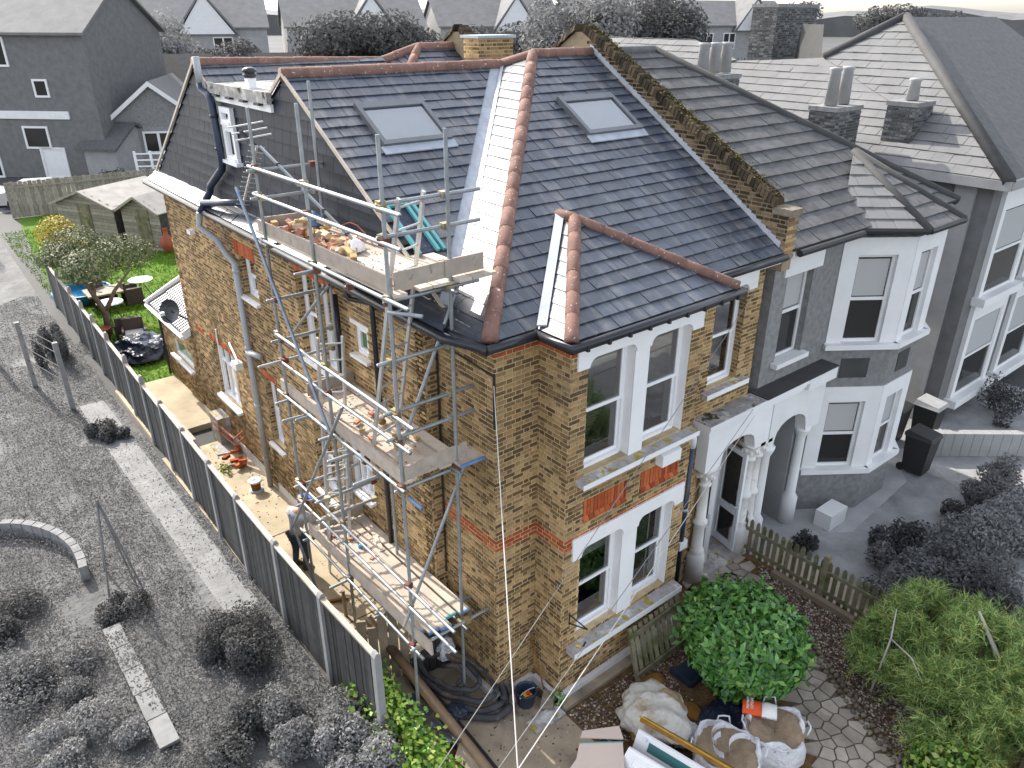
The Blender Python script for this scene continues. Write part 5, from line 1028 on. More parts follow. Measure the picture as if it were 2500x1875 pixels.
barO('frame_edge',(.96,-1.94,.70),(1.27,-3.3,.70),.022,.02,m_ochre,bpy.data.objects['old_frame_board'])
sh = thing('plasterboard_sheet','broken pale pink plasterboard sheet with a ragged corner near the white doors','plasterboard',(.3,-1.9,.4))
def ragged(pts, th, nm): MB().prism([V(p) for p in pts],(0,0,-th)).build(nm, m_plast, sh)
ragged([(.17,-1.60,.46),(.61,-1.98,.5),(.30,-2.35,.22),(-.1,-2.45,.1),(-.32,-1.95,.12),(-.12,-1.72,.3),(.02,-1.7,.36)],.02,'sheet'); ragged([(.22,-1.56,.49),(.30,-1.52,.52),(.72,-1.80,.56),(.64,-1.96,.52)],.02,'torn_flap')
barO('tape_line',(.17,-1.605,.464),(.61,-1.985,.503),.012,.008,m_tealbar,sh)
for k in range(3): tag(MB().bar((.6+.1*k,-2.0,.06+.1*k),(.95+.1*k,-2.9,.06+.1*k),.3,.06).build('timber_stack', m_oldwood, None, base=(.6+.1*k,-2,0)),'old stained timber under the white doors','timber','timbers under the doors')
# ---------------------------------------------------------------- ivy and junk in the left corner
ivy = thing('ivy', 'bright green ivy growing over the boards beside the fence end', 'ivy', (-1.45,.3,0))
C = np.stack([-1.5+RNG.normal(0,.16,2600)-.12*np.linspace(0,1,2600), 1.25-2.3*np.linspace(0,1,2600)+RNG.normal(0,.05,2600), .32+RNG.uniform(-.3,.35,2600)],1); stuff(leaves('leaves', m_ivy, C, np.tile([.3,-.3,1],(2600,1)), .075, .85, ivy))
for k in range(6): MB().tube([(-1.5,1.2-.4*k,0),(-1.42,1.0-.4*k,.3),(-1.5,.8-.4*k,.55)],[.015,.01,.006],6).build('stem', m_bark, ivy)
for k in range(4): chunk((-1.16+.03*k,.55-.3*k,.32),(.24,.2,.02),(.3,.3,.5*k),m_slate,'loose grey slate lying in the ivy',"loose slates in the ivy",'loose_slate','slate')
for k in range(8): barO_ = MB().bar((-1.35+.02*k,-.15-.12*k,.1+.02*(k%3)),(-.99,-.35-.12*k,.08),.09,.03).build('scrap_board', m_oldwood if k%2 else m_gdark, None, base=(-1.2,-.2-.12*k,0)); tag(barO_,'dark scrap timber piled beside the brown beam','timber','scrap timber beside the beam')
tag(MB().prism([(-1.2,-.6,.25),(-.95,-.4,.28),(-.92,-.85,.2),(-1.12,-1.0,.18)],(0,0,.015)).build('torn_cardboard', m_gate, None, base=(-1.1,-.7,.2)),'torn piece of tan cardboard on the scrap timber','cardboard')
# ---------------------------------------------------------------- alley things
sp = thing('cable_drum', 'small white cable drum standing in the sunny alley', 'cable drum', (-.6,7.75,0)); MB().lathe((-.6,7.75,0),[(.15,0),(.15,.02),(.08,.03),(.08,.22),(.15,.23),(.15,.25),(.04,.25),(.035,.24),(.0,.24)],20).build('reel', m_silver, sp, True); MB().lathe((-.6,7.75,.035),[(.1,0),(.105,.09),(.1,.18)],16).build('wound_cable', m_oldwood, sp, True)
for k in range(9): chunk((-.5+random.gauss(0,.1),9.05+random.gauss(0,.25),.05+.06*(k%3)),(.18,.1,.07),(random.uniform(-.3,.3),0,random.uniform(0,6)),m_red,'loose red brick in the small heap at the foot of the side wall','red bricks heaped by the side wall')
tag(MB().box(-1.35,-.95,10.5,12.4,.14,.17).build('plywood_sheet', m_board, None, base=(-1.15,11.4,.13)),'long pale plywood sheet lying on the raised patio by the fence','plywood'); tag(MB().hexa([(-.75,9.7,.0),(-.4,9.6,.0),(-.35,10.2,0),(-.72,10.3,0),(-.75,9.7,.03),(-.4,9.6,.03),(-.35,10.2,.03),(-.72,10.3,.03)]).build('loose_slab', m_sill, None, base=(-.55,9.9,0)),'pale loose slab on the alley concrete','slab')
for c,n,lab in (((-1.2,5.6,.12),90,'bright green weed growing from the fence foot in the alley'),((-.85,8.9,.04),60,'low green weed in a crack of the alley concrete')):
    C,D = cloud(c,(.1,.22,.18),n,.1); tag(leaves('weed', m_ivy, C, D, .09, .6, None, c),lab,'weed')
tag(MB().bar((-1.2,3.6,.03),(-.7,3.4,.03),.05,.03).build('timber_batten', m_oldwood, None, base=(-1,3.5,0)),'dark timber batten lying in the alley under the bottom platform','batten')
tag(MB().bar((-.93,3.05,.0),(-.93,3.05,.55),.045,.045).build('short_post', m_gate, None, base=(-.93,3.05,0)),'short timber stake standing under the bottom platform','stake')
tag(MB().tube([(-1.2+.05*math.sin(t),3.9-.16*t,.015) for t in range(9)],.008,5).build('ground_cable', m_cable, None, base=(-1.2,3.9,0)),'black cable snaking over the alley concrete','cable')
# telephone wires
def wire(p0,p1,r,m,label,sag=.05):
    p0,p1 = V(p0),V(p1); tag(MB().tube([p0.lerp(p1,t/8)-V((0,0,sag*4*(t/8)*(1-t/8))) for t in range(9)],r,5).build('telephone_wire', m, None, base=tuple(p0)),label,'wire','telephone wires to the house')
wire((-.03,-.03,5.3),(-2.4,-3.4,3.6),.006,m_wire,'pale twin telephone wire falling steeply from the near brick corner',.0)
wire((5.45,-.05,5.6),(-2.95,-2.8,3.45),.005,m_wired,'thin grey wire running down from the far eaves across the bay',.0)
wire((5.2,-.4,3.3),(-2.3,-3.2,3.5),.006,m_wire,'pale wire running from the porch corner down past the ground floor window',.0); wire((5.15,-.38,3.42),(-2.4,-3.1,3.55),.005,m_wired,'thin grey wire running from the porch roof beside the pale one',.0)
# ---------------------------------------------------------------- feathery conifers at the right
def conifer(c, r, h, n, label, seed):
    rg = np.random.default_rng(seed); t = thing('conifer', label, 'conifer', (c[0],c[1],0), 'feathery conifers by the picket fence')
    MB().tube([(c[0],c[1],0),(c[0]+.04,c[1],h*.6),(c[0],c[1]+.03,h*.95)],[.06,.035,.01],7).build('trunk', m_bark, t)
    ns = n//26; d = rg.normal(0,1,(ns,3)); d[:,2] = np.abs(d[:,2])*.9+.05; d /= np.linalg.norm(d,axis=1,keepdims=True); kk = d[:34]; d = kk[rg.integers(0,34,ns)]+rg.normal(0,.15,(ns,3)); d /= np.linalg.norm(d,axis=1,keepdims=True); C = np.array((c[0],c[1],h*.35))+d*np.array((r,r,h*.65))*rg.uniform(.62,1.15,(ns,1))
    ax = d+np.array([0,0,.25])+rg.normal(0,.35,(ns,3)); ax /= np.linalg.norm(ax,axis=1,keepdims=True)
    k = 26; s = rg.uniform(-.5,.7,(ns,k,1)); base_ = C[:,None]+ax[:,None]*s*.26; dr = rg.normal(0,1,(ns,k,3)); dr -= (dr*ax[:,None]).sum(2,keepdims=True)*ax[:,None]; dr /= np.linalg.norm(dr,axis=2,keepdims=True); dr = dr*.8+ax[:,None]*.6
    L = rg.uniform(.06,.15,(ns,k,1)); W2 = np.cross(dr, rg.normal(0,1,(ns,k,3))); W2 /= np.linalg.norm(W2,axis=2,keepdims=True); w = .0055
    P = np.stack([base_-W2*w, base_+W2*w, base_+dr*L+W2*w*.3, base_+dr*L-W2*w*.3],2).reshape(-1,4,3)
    stuff(quads('foliage', m_conif, P, t)); C2 = np.array((c[0],c[1],h*.3))+d*np.array((r,r,h*.55))*.75; stuff(leaves('inner_foliage', m_conif_shade, C2, d, .10, .4, t))
for i,(c,r,h,lab) in enumerate((((4.95,-3.6),.52,1.2,'feathery green conifer nearest the gravel and the picket fence'),((5.35,-3.75),.6,1.5,'feathery conifer growing through the picket fence'),((4.3,-4.65),.58,1.35,'pale feathery conifer at the bottom edge beside the path'),((4.85,-4.6),.75,1.7,'yellowish feathery conifer in the middle of the group'),((5.5,-4.7),.7,1.75,'feathery conifer at the right end of the group'),((4.6,-5.5),.8,1.7,'feathery conifer with golden tips at the bottom right corner'),((5.7,-5.6),.8,1.8,'darkest feathery conifer in the far right corner'))): conifer(c,r,h,30000,lab,50+i)
lb = thing('broadleaf_shrub','dark broadleaved shrub under the conifers at the bottom edge','shrub',(3.75,-4.95,0)); C,D = cloud((3.75,-4.95,.35),(.7,.55,.6),2200,.3); stuff(leaves('leaves', m_ivy, C, D, .09, .65, lb)); MB().tube([(3.75,-4.95,0),(3.75,-4.95,.4)],.03,6).build('stem', m_bark, lb)
for pts,r,lab in (([(4.35,-3.55,.2),(4.4,-3.6,1.25),(4.6,-3.5,1.62)],.018,'bare pale branch standing up in the first conifer'),([(4.4,-3.6,1.25),(4.15,-4.0,1.35),(4.0,-4.25,1.2)],.012,'bare pale twig arching toward the path'),([(5.0,-5.2,.2),(4.95,-4.75,1.5),(5.1,-4.35,1.9)],.045,'brown bare trunk leaning through the conifers'),([(5.4,-4.7,1.6),(5.5,-5.2,1.95),(5.2,-5.6,1.9)],.014,'bare pale twig arching over the right hand conifers')):
    tag(MB().tube(pts,[r,r*.8,r*.4],7).build('bare_branch', m_twig, None, True, base=pts[0]),lab,'branch')
# ---------------------------------------------------------------- rear garden
def shed(cx, cy, w, d, label, rz):
    t = thing('garden_shed', label, 'shed', (0,0,0), 'sheds at the end of the rear garden'); b = MB(); h = 1.75; ap_ = 2.3
    for k in range(12): z = h*k/12; MB().box(0,w,0,.03,z,z+h/12-.012).build('wall_board', m_wood, t); MB().box(0,.03,.03,d,z,z+h/12-.012).build('wall_board', m_wood, t)
    for k in range(4): z = h+.55*k/4; s = w*(k+.5)/8; MB().box(s,w-s,0,.03,z,z+.125).build('wall_board', m_wood, t)
    MB().box(.03,w,.03,d,0,h).build('wall_core', m_gdark, t)
    for k in range(5): MB().box(w*.38+k*.15,w*.38+k*.15+.14,-.03,0,.05,1.75).build('door_board', m_greenwood, t)
    for z in (.4,1.35): MB().box(w*.38,w*.38+.74,-.05,-.03,z,z+.09).build('door_rail', m_greenwood, t)
    for s in (0,1):
        x0, x1 = (-.15,w/2) if s == 0 else (w+.15,w/2); MB().hexa([(x0,-.2,h-.1),(x1,-.2,ap_),(x1,d+.1,ap_),(x0,d+.1,h-.1),(x0,-.2,h-.06),(x1,-.2,ap_+.04),(x1,d+.1,ap_+.04),(x0,d+.1,h-.06)]).build('roof_sheet', mf_, t)
        barO('barge_board',(x0,-.22,h-.1),(x1,-.22,ap_),.03,.1,m_wood,t)
    t.location = (cx,cy,0); t.rotation_euler = (0,0,rz)
mf_ = mat('roof_felt', (.36,.34,.31), .9, .2, noise=(2,.2))
shed(.7,33.2,3.4,3.6,'larger weathered shed with felt roof at the end of the garden',math.radians(-61)); shed(2.6,29.9,2.1,3.2,'smaller weathered shed with felt roof beside the larger one',math.radians(-61))
def tree(name, label, base, trunk, blobs, n, m, size, group=None, cat='tree', bark=m_bark, aspect=.5):
    t = thing(name, label, cat, base, group)
    for p in trunk: MB().tube([V(base)+V(q) for q in p[0]], p[1], 8).build('trunk', bark, t, True)
    Cs, Ds = [], []
    for c, r in blobs: C,D = cloud(np.array(base)+np.array(c), r, n//len(blobs), .35, 12); Cs.append(C); Ds.append(D)
    stuff(leaves('crown', m, np.concatenate(Cs), np.concatenate(Ds)+np.array([0,0,.3]), size, aspect, t)); return t
tree('olive_tree','grey green spreading tree with a forked trunk on the rear lawn',(-.75,19.4,0),[([(0,0,0),(.05,.1,.7),(-.15,.5,1.4),(-.3,.9,1.9)],[.12,.1,.07,.04]),([(.05,.1,.7),(.5,.3,1.3),(1.1,.5,1.8)],[.08,.06,.03]),([(-.1,.4,1.2),(.2,1.2,1.9),(.4,1.6,2.3)],[.06,.05,.02])],[((-.15,.6,2.15),(1.0,1.2,.62)),((1.25,1.3,2.2),(1.05,1.1,.6)),((.2,2.6,2.4),(1.2,1.1,.6)),((-.5,2.0,2.2),(.8,.9,.5))],9000,m_olive,.10)
tree('yellow_shrub','yellow leaved shrub beside the fence in front of the sheds',(-.35,27.4,0),[([(0,0,0),(.05,0,1.2)],[.07,.04])],[((.1,.3,1.5),(.9,.9,.9)),((.2,-1.2,.9),(.8,.9,.8))],3500,m_yell,.13,cat='shrub')
tree('green_shrub','green shrub under the yellow one beside the fence',(-.45,25.2,0),[([(0,0,0),(.05,0,.7)],[.06,.04])],[((.1,0,.75),(.65,1.1,.75))],2200,m_leaf,.12,cat='shrub')
def gchair(x,y,rz,label):
    t = thing('rattan_chair',label,'chair',(0,0,0),'rattan chairs on the lawn'); b = lambda *a: MB().box(*a)
    b(-.3,.3,-.28,.28,.28,.38).build('seat', m_rattan, t); b(-.3,.3,.24,.32,.3,.82).build('backrest', m_rattan, t); b(-.34,-.28,-.28,.3,.0,.58).build('armrest', m_rattan, t); b(.28,.34,-.28,.3,.0,.58).build('armrest', m_rattan, t); b(-.26,.26,-.25,.22,.38,.45).build('cushion', m_blind, t)
    t.location = (x,y,0); t.rotation_euler = (0,0,rz)
gchair(-.35,18.6,2.9,'brown rattan chair nearest the fence with pale cushion'); gchair(-.3,17.9,-.2,'brown rattan chair in front of the black plastic heap'); gchair(.75,22.2,1.6,'brown rattan chair under the olive tree'); gchair(-.1,22.6,.6,'brown rattan chair in the shade by the blue pool')
def rtable(x,y,r,label,m=m_silver):
    t = thing('round_table',label,'table',(x,y,0),'round tables on the lawn'); MB().lathe((x,y,.62),[(r,0),(r,.03),(.01,.031)],20).build('table_top', m, t)
    for k in range(3): a = k*2.1; MB().tube([(x+r*.7*math.cos(a),y+r*.7*math.sin(a),0),(x,y,.62)],.015,5).build('leg', m_black, t)
rtable(-.3,20.7,.42,'round pale metal table by the tree trunk'); rtable(1.2,22.6,.42,'round pale metal table at the edge of the tree shade')
tag(MB().box(-.7,.5,21.9,22.9,.5,.56).build('low_table', m_wood, None, base=(0,22.4,0)),'square timber table behind the olive tree','table')
pl_ = thing('paddling_pool','round blue paddling pool by the fence behind the olive tree','pool',(-.55,23.8,0)); MB().lathe((-.55,23.8,0),[(.95,0),(1.0,.3),(.95,.34),(.9,.3),(.88,.12),(.01,.12)],22).build('pool_ring', m_cyan, pl_, True)
crumple('black_plastic_heap',(-.45,16.9,.0),(.8,.75,.5),m_tarpb,'heap of black plastic sheeting on the patio edge of the lawn','plastic sheeting',4,41); crumple('black_bin_bag',(.35,16.7,.0),(.5,.55,.42),m_tarpb,'shiny black bin bag beside the plastic heap','bin bag',4,42)
tag(MB().box(-.5,-.05,16.7,17.2,.42,.47).build('brown_board', m_board, None, base=(-.3,17,.4)),'square brown board on top of the black plastic heap','board')
tag(MB().lathe((-.95,19.0,0),[(.14,0),(.2,.3),(.23,.38),(.2,.4),(.18,.36),(.01,.36)],16).build('plant_pot', m_terra, None, True, base=(-.95,19,0)),'orange brown plant pot by the fence post','plant pot')
chm = thing('chiminea','red clay chiminea beside the smaller shed','chiminea',(3.75,28.0,0)); MB().lathe((3.75,28,0),[(.14,0),(.17,.07),(.28,.28),(.30,.45),(.2,.65),(.11,.76),(.1,1.0),(.13,1.05),(.07,1.05)],18).build('clay_body', m_terra, chm, True)
tag(MB().box(4.0,4.4,28.8,29.3,0,1.2).build('blue_barrel', m_cyan, None, base=(4.2,29,0)),'blue plastic barrel behind the chiminea','barrel'); tag(MB().box(4.0,4.45,28.75,29.35,1.2,1.6).build('yellow_crate', m_yellow, None, base=(4.2,29,1.2)),'yellow crate on the blue barrel','crate')
stuff(tag(leaves('grass', mat('grass_blade', rough=.8, spec=.2, ramp=[(0,(.05,.13,.01)),(.6,(.12,.25,.02)),(1,(.24,.36,.05))], transl=.2), np.stack([RNG.uniform(-1.5,6,14000),RNG.uniform(14.7,36,14000),np.full(14000,.04)],1), np.stack([RNG.normal(0,1,14000),RNG.normal(0,1,14000),np.full(14000,.3)],1), .12, .3),'bright green lawn grass in the rear garden','grass'))
for (x,y) in ((-.2,18.9),(.1,19.3)): tag(MB().lathe((x,y,0),[(.3,0),(.2,.05),(.0,.07)],10).build('bare_patch', m_sandy, None, base=(x,y,0)),'bare sandy patch in the lawn near the tree','soil patch','bare patches in the lawn')

def chips(name, n, xr, yr, z, label):
    b = MB()
    for i in range(n): x = random.uniform(*xr); y = random.uniform(*yr); s = random.uniform(.006,.022); b.rock((x,y,z),(s,s*random.uniform(.5,1),s*.5))
    tag(b.build(name, mat(name+'_mix', rough=.95, spec=.1, ramp=[(0,(.08,.05,.03)),(.6,(.22,.15,.09)),(1,(.5,.42,.32))])), label, 'debris', kind='stuff')
chips('alley_grit', 420, (-1.65,-.3), (2,10.5), .004, 'loose grit and crumbs on the alley concrete'); chips('slab_grit', 260, (-.9,.6), (-2.6,.2), .0, 'loose grit and crumbs on the front concrete')
# ---------------------------------------------------------------- attached neighbour (mirror house, canted bay)
nb = thing('neighbour_house', 'attached pale rendered house with a white canted bay and tiled roof', 'house', (W+.3,0,0))
NW = 2*5.65
b = MB()
for u0,u1,v0,v1 in ((5.8,6.2,2.95,5.95),(6.2,7.0,2.95,3.85),(6.2,7.0,5.55,5.95),(7.0,NW,2.95,5.95),(7.3,NW,0,2.95),(5.8,6.0,0,2.95)): b.fbox(Ff,u0,u1,v0,v1,-.25,0)
b.box(NW-.25,NW,.25,12,0,5.95); b.box(5.8,NW,11.8,12,0,5.95); b.build('wall', g_wall, nb)
def win2(F,u0,u1,v0,v1,parent,dep=.1,curt=True):
    b = MB(); f = .06
    b.fbox(F,u0,u0+f,v0,v1,-dep-.05,-dep); b.fbox(F,u1-f,u1,v0,v1,-dep-.05,-dep); b.fbox(F,u0+f,u1-f,v0,v0+f,-dep-.05,-dep); b.fbox(F,u0+f,u1-f,v1-f,v1,-dep-.05,-dep); vm = (v0+v1)/2; b.fbox(F,u0+f,u1-f,vm-.03,vm+.03,-dep-.048,-dep-.003)
    w = b.build('window', g_white, parent)
    MB().fbox(F,u0+f,u1-f,v0+f,vm-.03,-dep-.04,-dep-.03).build('pane', g_glass, w); MB().fbox(F,u0+f,u1-f,vm+.03,v1-f,-dep-.04,-dep-.03).build('pane', g_glass, w)
    if curt: MB().fbox(F,u0+f+.02,u1-f-.02,vm+.05,v1-f-.04,-dep-.03,-dep-.026).build('curtain', g_curt, w)
    return w
win2(Ff,6.2,7.0,3.85,5.55,nb,.12); MB().fbox(Ff,6.05,7.2,5.43,5.8,0,.04).build('lintel', g_white, nb); MB().fbox(Ff,6.1,7.1,3.77,3.86,-.1,.13).build('sill', g_white, nb)
NA = [(W+.3,-.27,6.0),(NW+.27,-.27,6.0),(NW-4.12,4.19,8.72),(W+.3,4.19,8.72)]; NL_ = []
MB().poly(under(NA)).build('roof', g_roofd, nb); nroof = nb.children[-1]
slates(NA,(1,0,0),.31,.36,NL_,g_roof,nroof,h0=.035,h1=.008,origin=(0,-.27,6)); 
NH = [(NW+.27,-.27,6.0),(NW+.27,12,6.0),(NW-.2,8.5,6.4),(NW-4.12,4.19,8.72)]; MB().poly(NH).build('roof_slope', g_roofd, nb); MB().poly(under([(W+.3,4.19,8.72),(NW-4.12,4.19,8.72),(NW-2,8,7.0),(NW-.2,8.5,6.4),(W+.3,8.5,6.4)])).build('roof_slope', g_roofd, nb)
emit_slates(NL_,'roof_tile','roof_tiles',200,nroof)
MB().tube([NA[1],NA[2]],.1,8).build('hip_tiles', g_roofd, nb, True); MB().tube([NA[2],NA[3]],.1,8).build('ridge_tiles', g_roof, nb, True)
MB().tube([(W+.35,-.34,5.95),(7.8,-.34,5.95)],.06,8).build('gutter', g_dark, nb); MB().box(W+.3,7.87,-.26,0,5.86,5.97).build('fascia', g_white, nb)
# canted bay
bc = [(7.87,0),(8.95,-.78),(10.1,-.78),(11.1,0)]
bayp = []
for (x0,y0),(x1,y1) in zip(bc,bc[1:]):
    U = V((x1-x0,y1-y0,0)); L = U.length; U.normalize(); N = V((U.y,-U.x,0)); F = frame((x0,y0,0),U,N); m0, m1 = L*.22, L*.78
    for v0,v1,mw in ((0,.95,g_wall),(2.85,3.7,g_wall)): MB().fbox(F,0,L,v0,v1,-.15,0).build('bay_panel', mw, nb)
    MB().fbox(F,m0+.1,m1-.1,3.05,3.45,0,.015).build('tile_panel', g_roofd, nb)
    for v0,v1 in ((.95,2.85),(3.7,5.8)):
        b = MB(); b.fbox(F,0,m0,v0,v1,-.15,.02); b.fbox(F,m1,L,v0,v1,-.15,.02); b.fbox(F,m0,m1,v1-.32,v1,-.15,.02); b.build('bay_frame', g_white, nb); win2(F,m0,m1,v0+.08,v1-.32,nb,.06)
        MB().fbox(F,-.04,L+.04,v0-.02,v0+.08,-.1,.14).build('sill', g_white, nb)
ax_ = (9.5,1.0,7.0); ev = [(7.65,.0,5.95),(8.85,-1.0,5.95),(10.2,-1.0,5.95),(11.45,.0,5.95)]
for k,(p,q) in enumerate(zip(ev,ev[1:])):
    L_ = []; rp = MB().poly(under([p,q,ax_],.02)).build('bay_roof', g_roofd, nb); slates([p,q,ax_],tuple(V(q)-V(p)),.3,.34,L_,(g_roof if k else g_roofl),rp,h0=.03,h1=.008); emit_slates(L_,'roof_tile','roof_tiles',30,rp)  # left facet takes the paler tile: its sunlit brightness is put into the colour
    MB().tube([p,q],.06,6).build('gutter', g_dark, nb)
for p in ev[1:3]: MB().tube([p,ax_],.085,8).build('hip_tiles', g_roofd, nb, True)
# neighbour's half of the double porch
pts = [(6.05,2.2),(6.2,2.2)]
for t in range(0,9): a = PI-PI*t/8; pts.append((6.75+.5*math.cos(a), 2.4+.3*math.sin(a)))
pts += [(7.3,2.2),(7.75,2.2),(7.75,3.2),(6.05,3.2)]
MB().prism([(x,-.24,z) for x,z in pts],(0,.22,0)).build('porch_arch', g_white, nb); MB().box(5.6,7.85,-.37,.0,3.435,3.46).build('porch_roof', g_roofd, nb); MB().box(6.92,7.85,-.36,0,3.2,3.43).build('porch_cornice', g_white, nb)
for x in (6.22,7.4): MB().lathe((x,-.12,0),[(.16,0),(.16,.6),(.1,.7),(.09,2.0),(.15,2.15),(.16,2.2)],14).build('porch_column', g_white, nb, True)
MB().box(6.25,7.3,.4,.45,0,2.9).build('front_door', g_dark, nb); MB().box(5.86,6.24,-.02,.4,0,2.9).build('porch_wall', g_walll, nb); MB().box(7.28,7.6,-.02,.4,0,2.9).build('porch_wall', g_walll, nb)
# chimneys
g_chbrick = mat('grey_chimney_brick', rough=.9, spec=.2, ramp=[(0,(.05,.05,.05)),(.6,(.12,.12,.12)),(1,(.2,.2,.2))], noise=(20,.3))
def chimney(label, x0,x1,y0,y1,z0,z1,pots,zp,base=None,m=g_walld,group='brick chimneys beyond the neighbour'):
    t = thing('chimney', label, 'chimney', ((x0+x1)/2,(y0+y1)/2,z0), group); MB().box(x0,x1,y0,y1,z0,z1).build('stack', m, t); MB().box(x0-.03,x1+.03,y0-.03,y1+.03,z1,z1+.1).build('cap', g_wall, t); L_ = []; bricks(frame((x0,y1,0),(0,-1,0),(-1,0,0)),0,y1-y0,max(z0,z1-1.4),z1,[],t.children[0],m=g_chbrick,list_=L_,depth=.012); bricks(frame((x0,y0,0),(1,0,0),(0,-1,0)),0,x1-x0,max(z0,z1-1.4),z1,[],t.children[0],m=g_chbrick,list_=L_,depth=.012); emit_pieces(L_,'brick','bricks',12,t)
    for k in range(pots): x = x0+(x1-x0)*(k+.5)/pots; MB().lathe((x,(y0+y1)/2,z1+.12),[(.15,0),(.12,zp-z1-.2),(.15,zp-z1-.16),(.14,zp-z1-.12)],12).build('chimney_pot', g_pot, t, True)
chimney('square brick chimney with two pale pots at the roof edge',12.6,13.7,3.2,3.9,5.9,7.3,2,8.25); chimney('brick chimney with one short pot to the right of the larger one',14.15,15.0,2.1,2.8,6.0,7.4,1,8.0)
chimney('chimney with a row of three tall pale pots behind the tiled roof',10.6,11.9,5.5,6.1,6.4,7.95,3,8.75); chimney('tall broad brick chimney against the sky line',17.5,19.7,8.4,9.3,6.5,9.55,0,9.6)
# ---------------------------------------------------------------- house beyond
h2 = thing('far_right_house', 'large house beyond the neighbour with a broad sunlit slate slope', 'house', (13.9,-.1,0))
b = MB(); b.box(13.9,14.15,-.1,16,0,6.15); b.box(14.15,24,-.1,.15,0,6.15); b.build('wall', g_walld, h2)
for y in (.25,2.4): MB().box(13.8,13.9,y,y+.45,0,6.1).build('pilaster', g_walll, h2)
PS = [(13.55,-.45,6.15),(18,4.68,9.3),(16.54,6.08,8.26),(16.3,8.8,8.05),(17,11,8.56),(17,16,8.56),(13.55,16,6.15)]
for P_ in ([PS[0],PS[1],PS[2]],[PS[0],PS[2],PS[3],PS[6]],[PS[3],PS[4],PS[5],PS[6]]): MB().prism(P_,(.1,0,-.1)).build('roof_slope', g_roofl, h2)  # slope towards the sun coloured paler than the front slope, sunlight in the colour
MB().prism([PS[0],PS[1],(24,4.68,9.3),(24,-.45,6.15)],(0,.05,-.1)).build('roof_slope', g_roof, h2)
for p,q in ((PS[1],PS[2]),(PS[0],PS[1])): MB().tube([p,q],.14,8).build('ridge_tiles', g_roofd, h2, True)
MB().prism([(16.4,6.0,7.6),(17.6,7.0,7.6),(17.0,6.5,9.1)],(.8,1.2,0)).build('gable', g_roofd, h2)
L_ = []
slates([PS[0],PS[1],PS[2],PS[3],PS[6]][:3],(0,1,0),.3,.4,L_,g_roofl,h2.children[1],h0=.03,h1=.008,origin=PS[0]); slates([PS[0],PS[2],PS[3],PS[6]],(0,1,0),.3,.4,L_,g_roofl,h2.children[1],h0=.03,h1=.008,origin=PS[0]); slates([PS[3],PS[4],PS[5],PS[6]],(0,1,0),.3,.4,L_,g_roofl,h2.children[1],h0=.03,h1=.008,origin=PS[0]); emit_slates(L_,'roof_tile','roof_tiles',120,h2.children[1])
MB().box(13.5,13.62,-.5,16,5.95,6.15).build('gutter', g_walll, h2); MB().box(13.62,24,-.52,-.4,5.95,6.15).build('gutter', g_walll, h2)
F_ = frame((0,-.1,0),(1,0,0),(0,-1,0))
for u,v0,v1 in ((14.6,3.3,5.4),(14.6,.6,2.7),(17.2,3.3,5.4),(17.2,.6,2.7)):
    b = MB(); b.fbox(F_,u-.2,u+1.9,v1,v1+.4,0,.1); b.fbox(F_,u-.2,u,v0,v1,0,.1); b.fbox(F_,u+1.7,u+1.9,v0,v1,0,.1); b.fbox(F_,u-.3,u+2,v0-.2,v0,0,.3); b.build('window_surround', g_white, h2); win2(F_,u,u+1.7,v0,v1,h2,-.08)
# front garden of the neighbour
for (x,y,lab) in ((11.35,-.9,'dark wheelie bin nearest the canted bay'),(12.3,.2,'dark wheelie bin beside the wall of the far house'),(13.0,-.3,'dark wheelie bin with a pale lid behind the others')):
    t = thing('wheelie_bin', lab, 'bin', (x,y,0), 'wheelie bins by the neighbour'); MB().hexa([(x-.2,y-.22,.05),(x+.2,y-.22,.05),(x+.2,y+.22,.05),(x-.2,y+.22,.05),(x-.26,y-.28,.92),(x+.26,y-.28,.92),(x+.26,y+.28,.92),(x-.26,y+.28,.92)]).build('bin_body', g_dark, t)
    MB().hexa([(x-.28,y-.31,.92),(x+.28,y-.31,.92),(x+.28,y+.3,.92),(x-.28,y+.3,.92),(x-.25,y-.27,1.0),(x+.25,y-.27,1.0),(x+.25,y+.26,1.06),(x-.25,y+.26,1.06)]).build('lid', g_pot if 'pale' in lab else g_dark, t)
    for s in (-.18,.18): MB().tube([(x+s-.03,y+.26,.09),(x+s+.03,y+.26,.09)],.09,10).build('wheel', g_tyre, t)
tag(MB().box(7.75,8.35,-.9,-.55,0,.35).build('white_box', g_white, None, base=(8,-.7,0)),'low white box on the paving under the canted bay','box')
lw = thing('garden_wall', 'low pale garden wall beside the bins', 'wall', (12.5,-1.2,0))
for k in range(14): p = V((12.2,-.6,0)).lerp(V((14.6,-2.6,0)),k/14); q = V((12.2,-.6,0)).lerp(V((14.6,-2.6,0)),(k+.96)/14); barO('wall_block', p+V((0,0,.3)), q+V((0,0,.3)), .2, .6, g_walll, lw)
def gshrub(name,label,c,r,n,m=g_leaf,size=.12,group=None,cat='shrub'):
    t = thing(name,label,cat,(c[0],c[1],0),group); MB().tube([(c[0],c[1],0),(c[0]+.03,c[1],c[2])],[.04,.015],6).build('stem', g_bark, t); Cs, Ds = [], []
    for k in range(6):
        o_ = RNG.uniform(-.75,.75,3)*np.array((r[0],r[1],.3*r[2])); q = RNG.uniform(.3,.65)
        C,D = cloud(np.array((c[0],c[1],c[2]*.8))+o_,(r[0]*q,r[1]*q,r[2]*RNG.uniform(.45,.95)),int(n*.45),.15,8); Cs.append(C); Ds.append(D)
    C = np.concatenate(Cs); D = np.concatenate(Ds); C[:,2] = np.maximum(C[:,2],.03); stuff(leaves('leaves', m, C, D+np.array([0,0,.4]), size*.62, .5, t, jitter=1.2)); return t
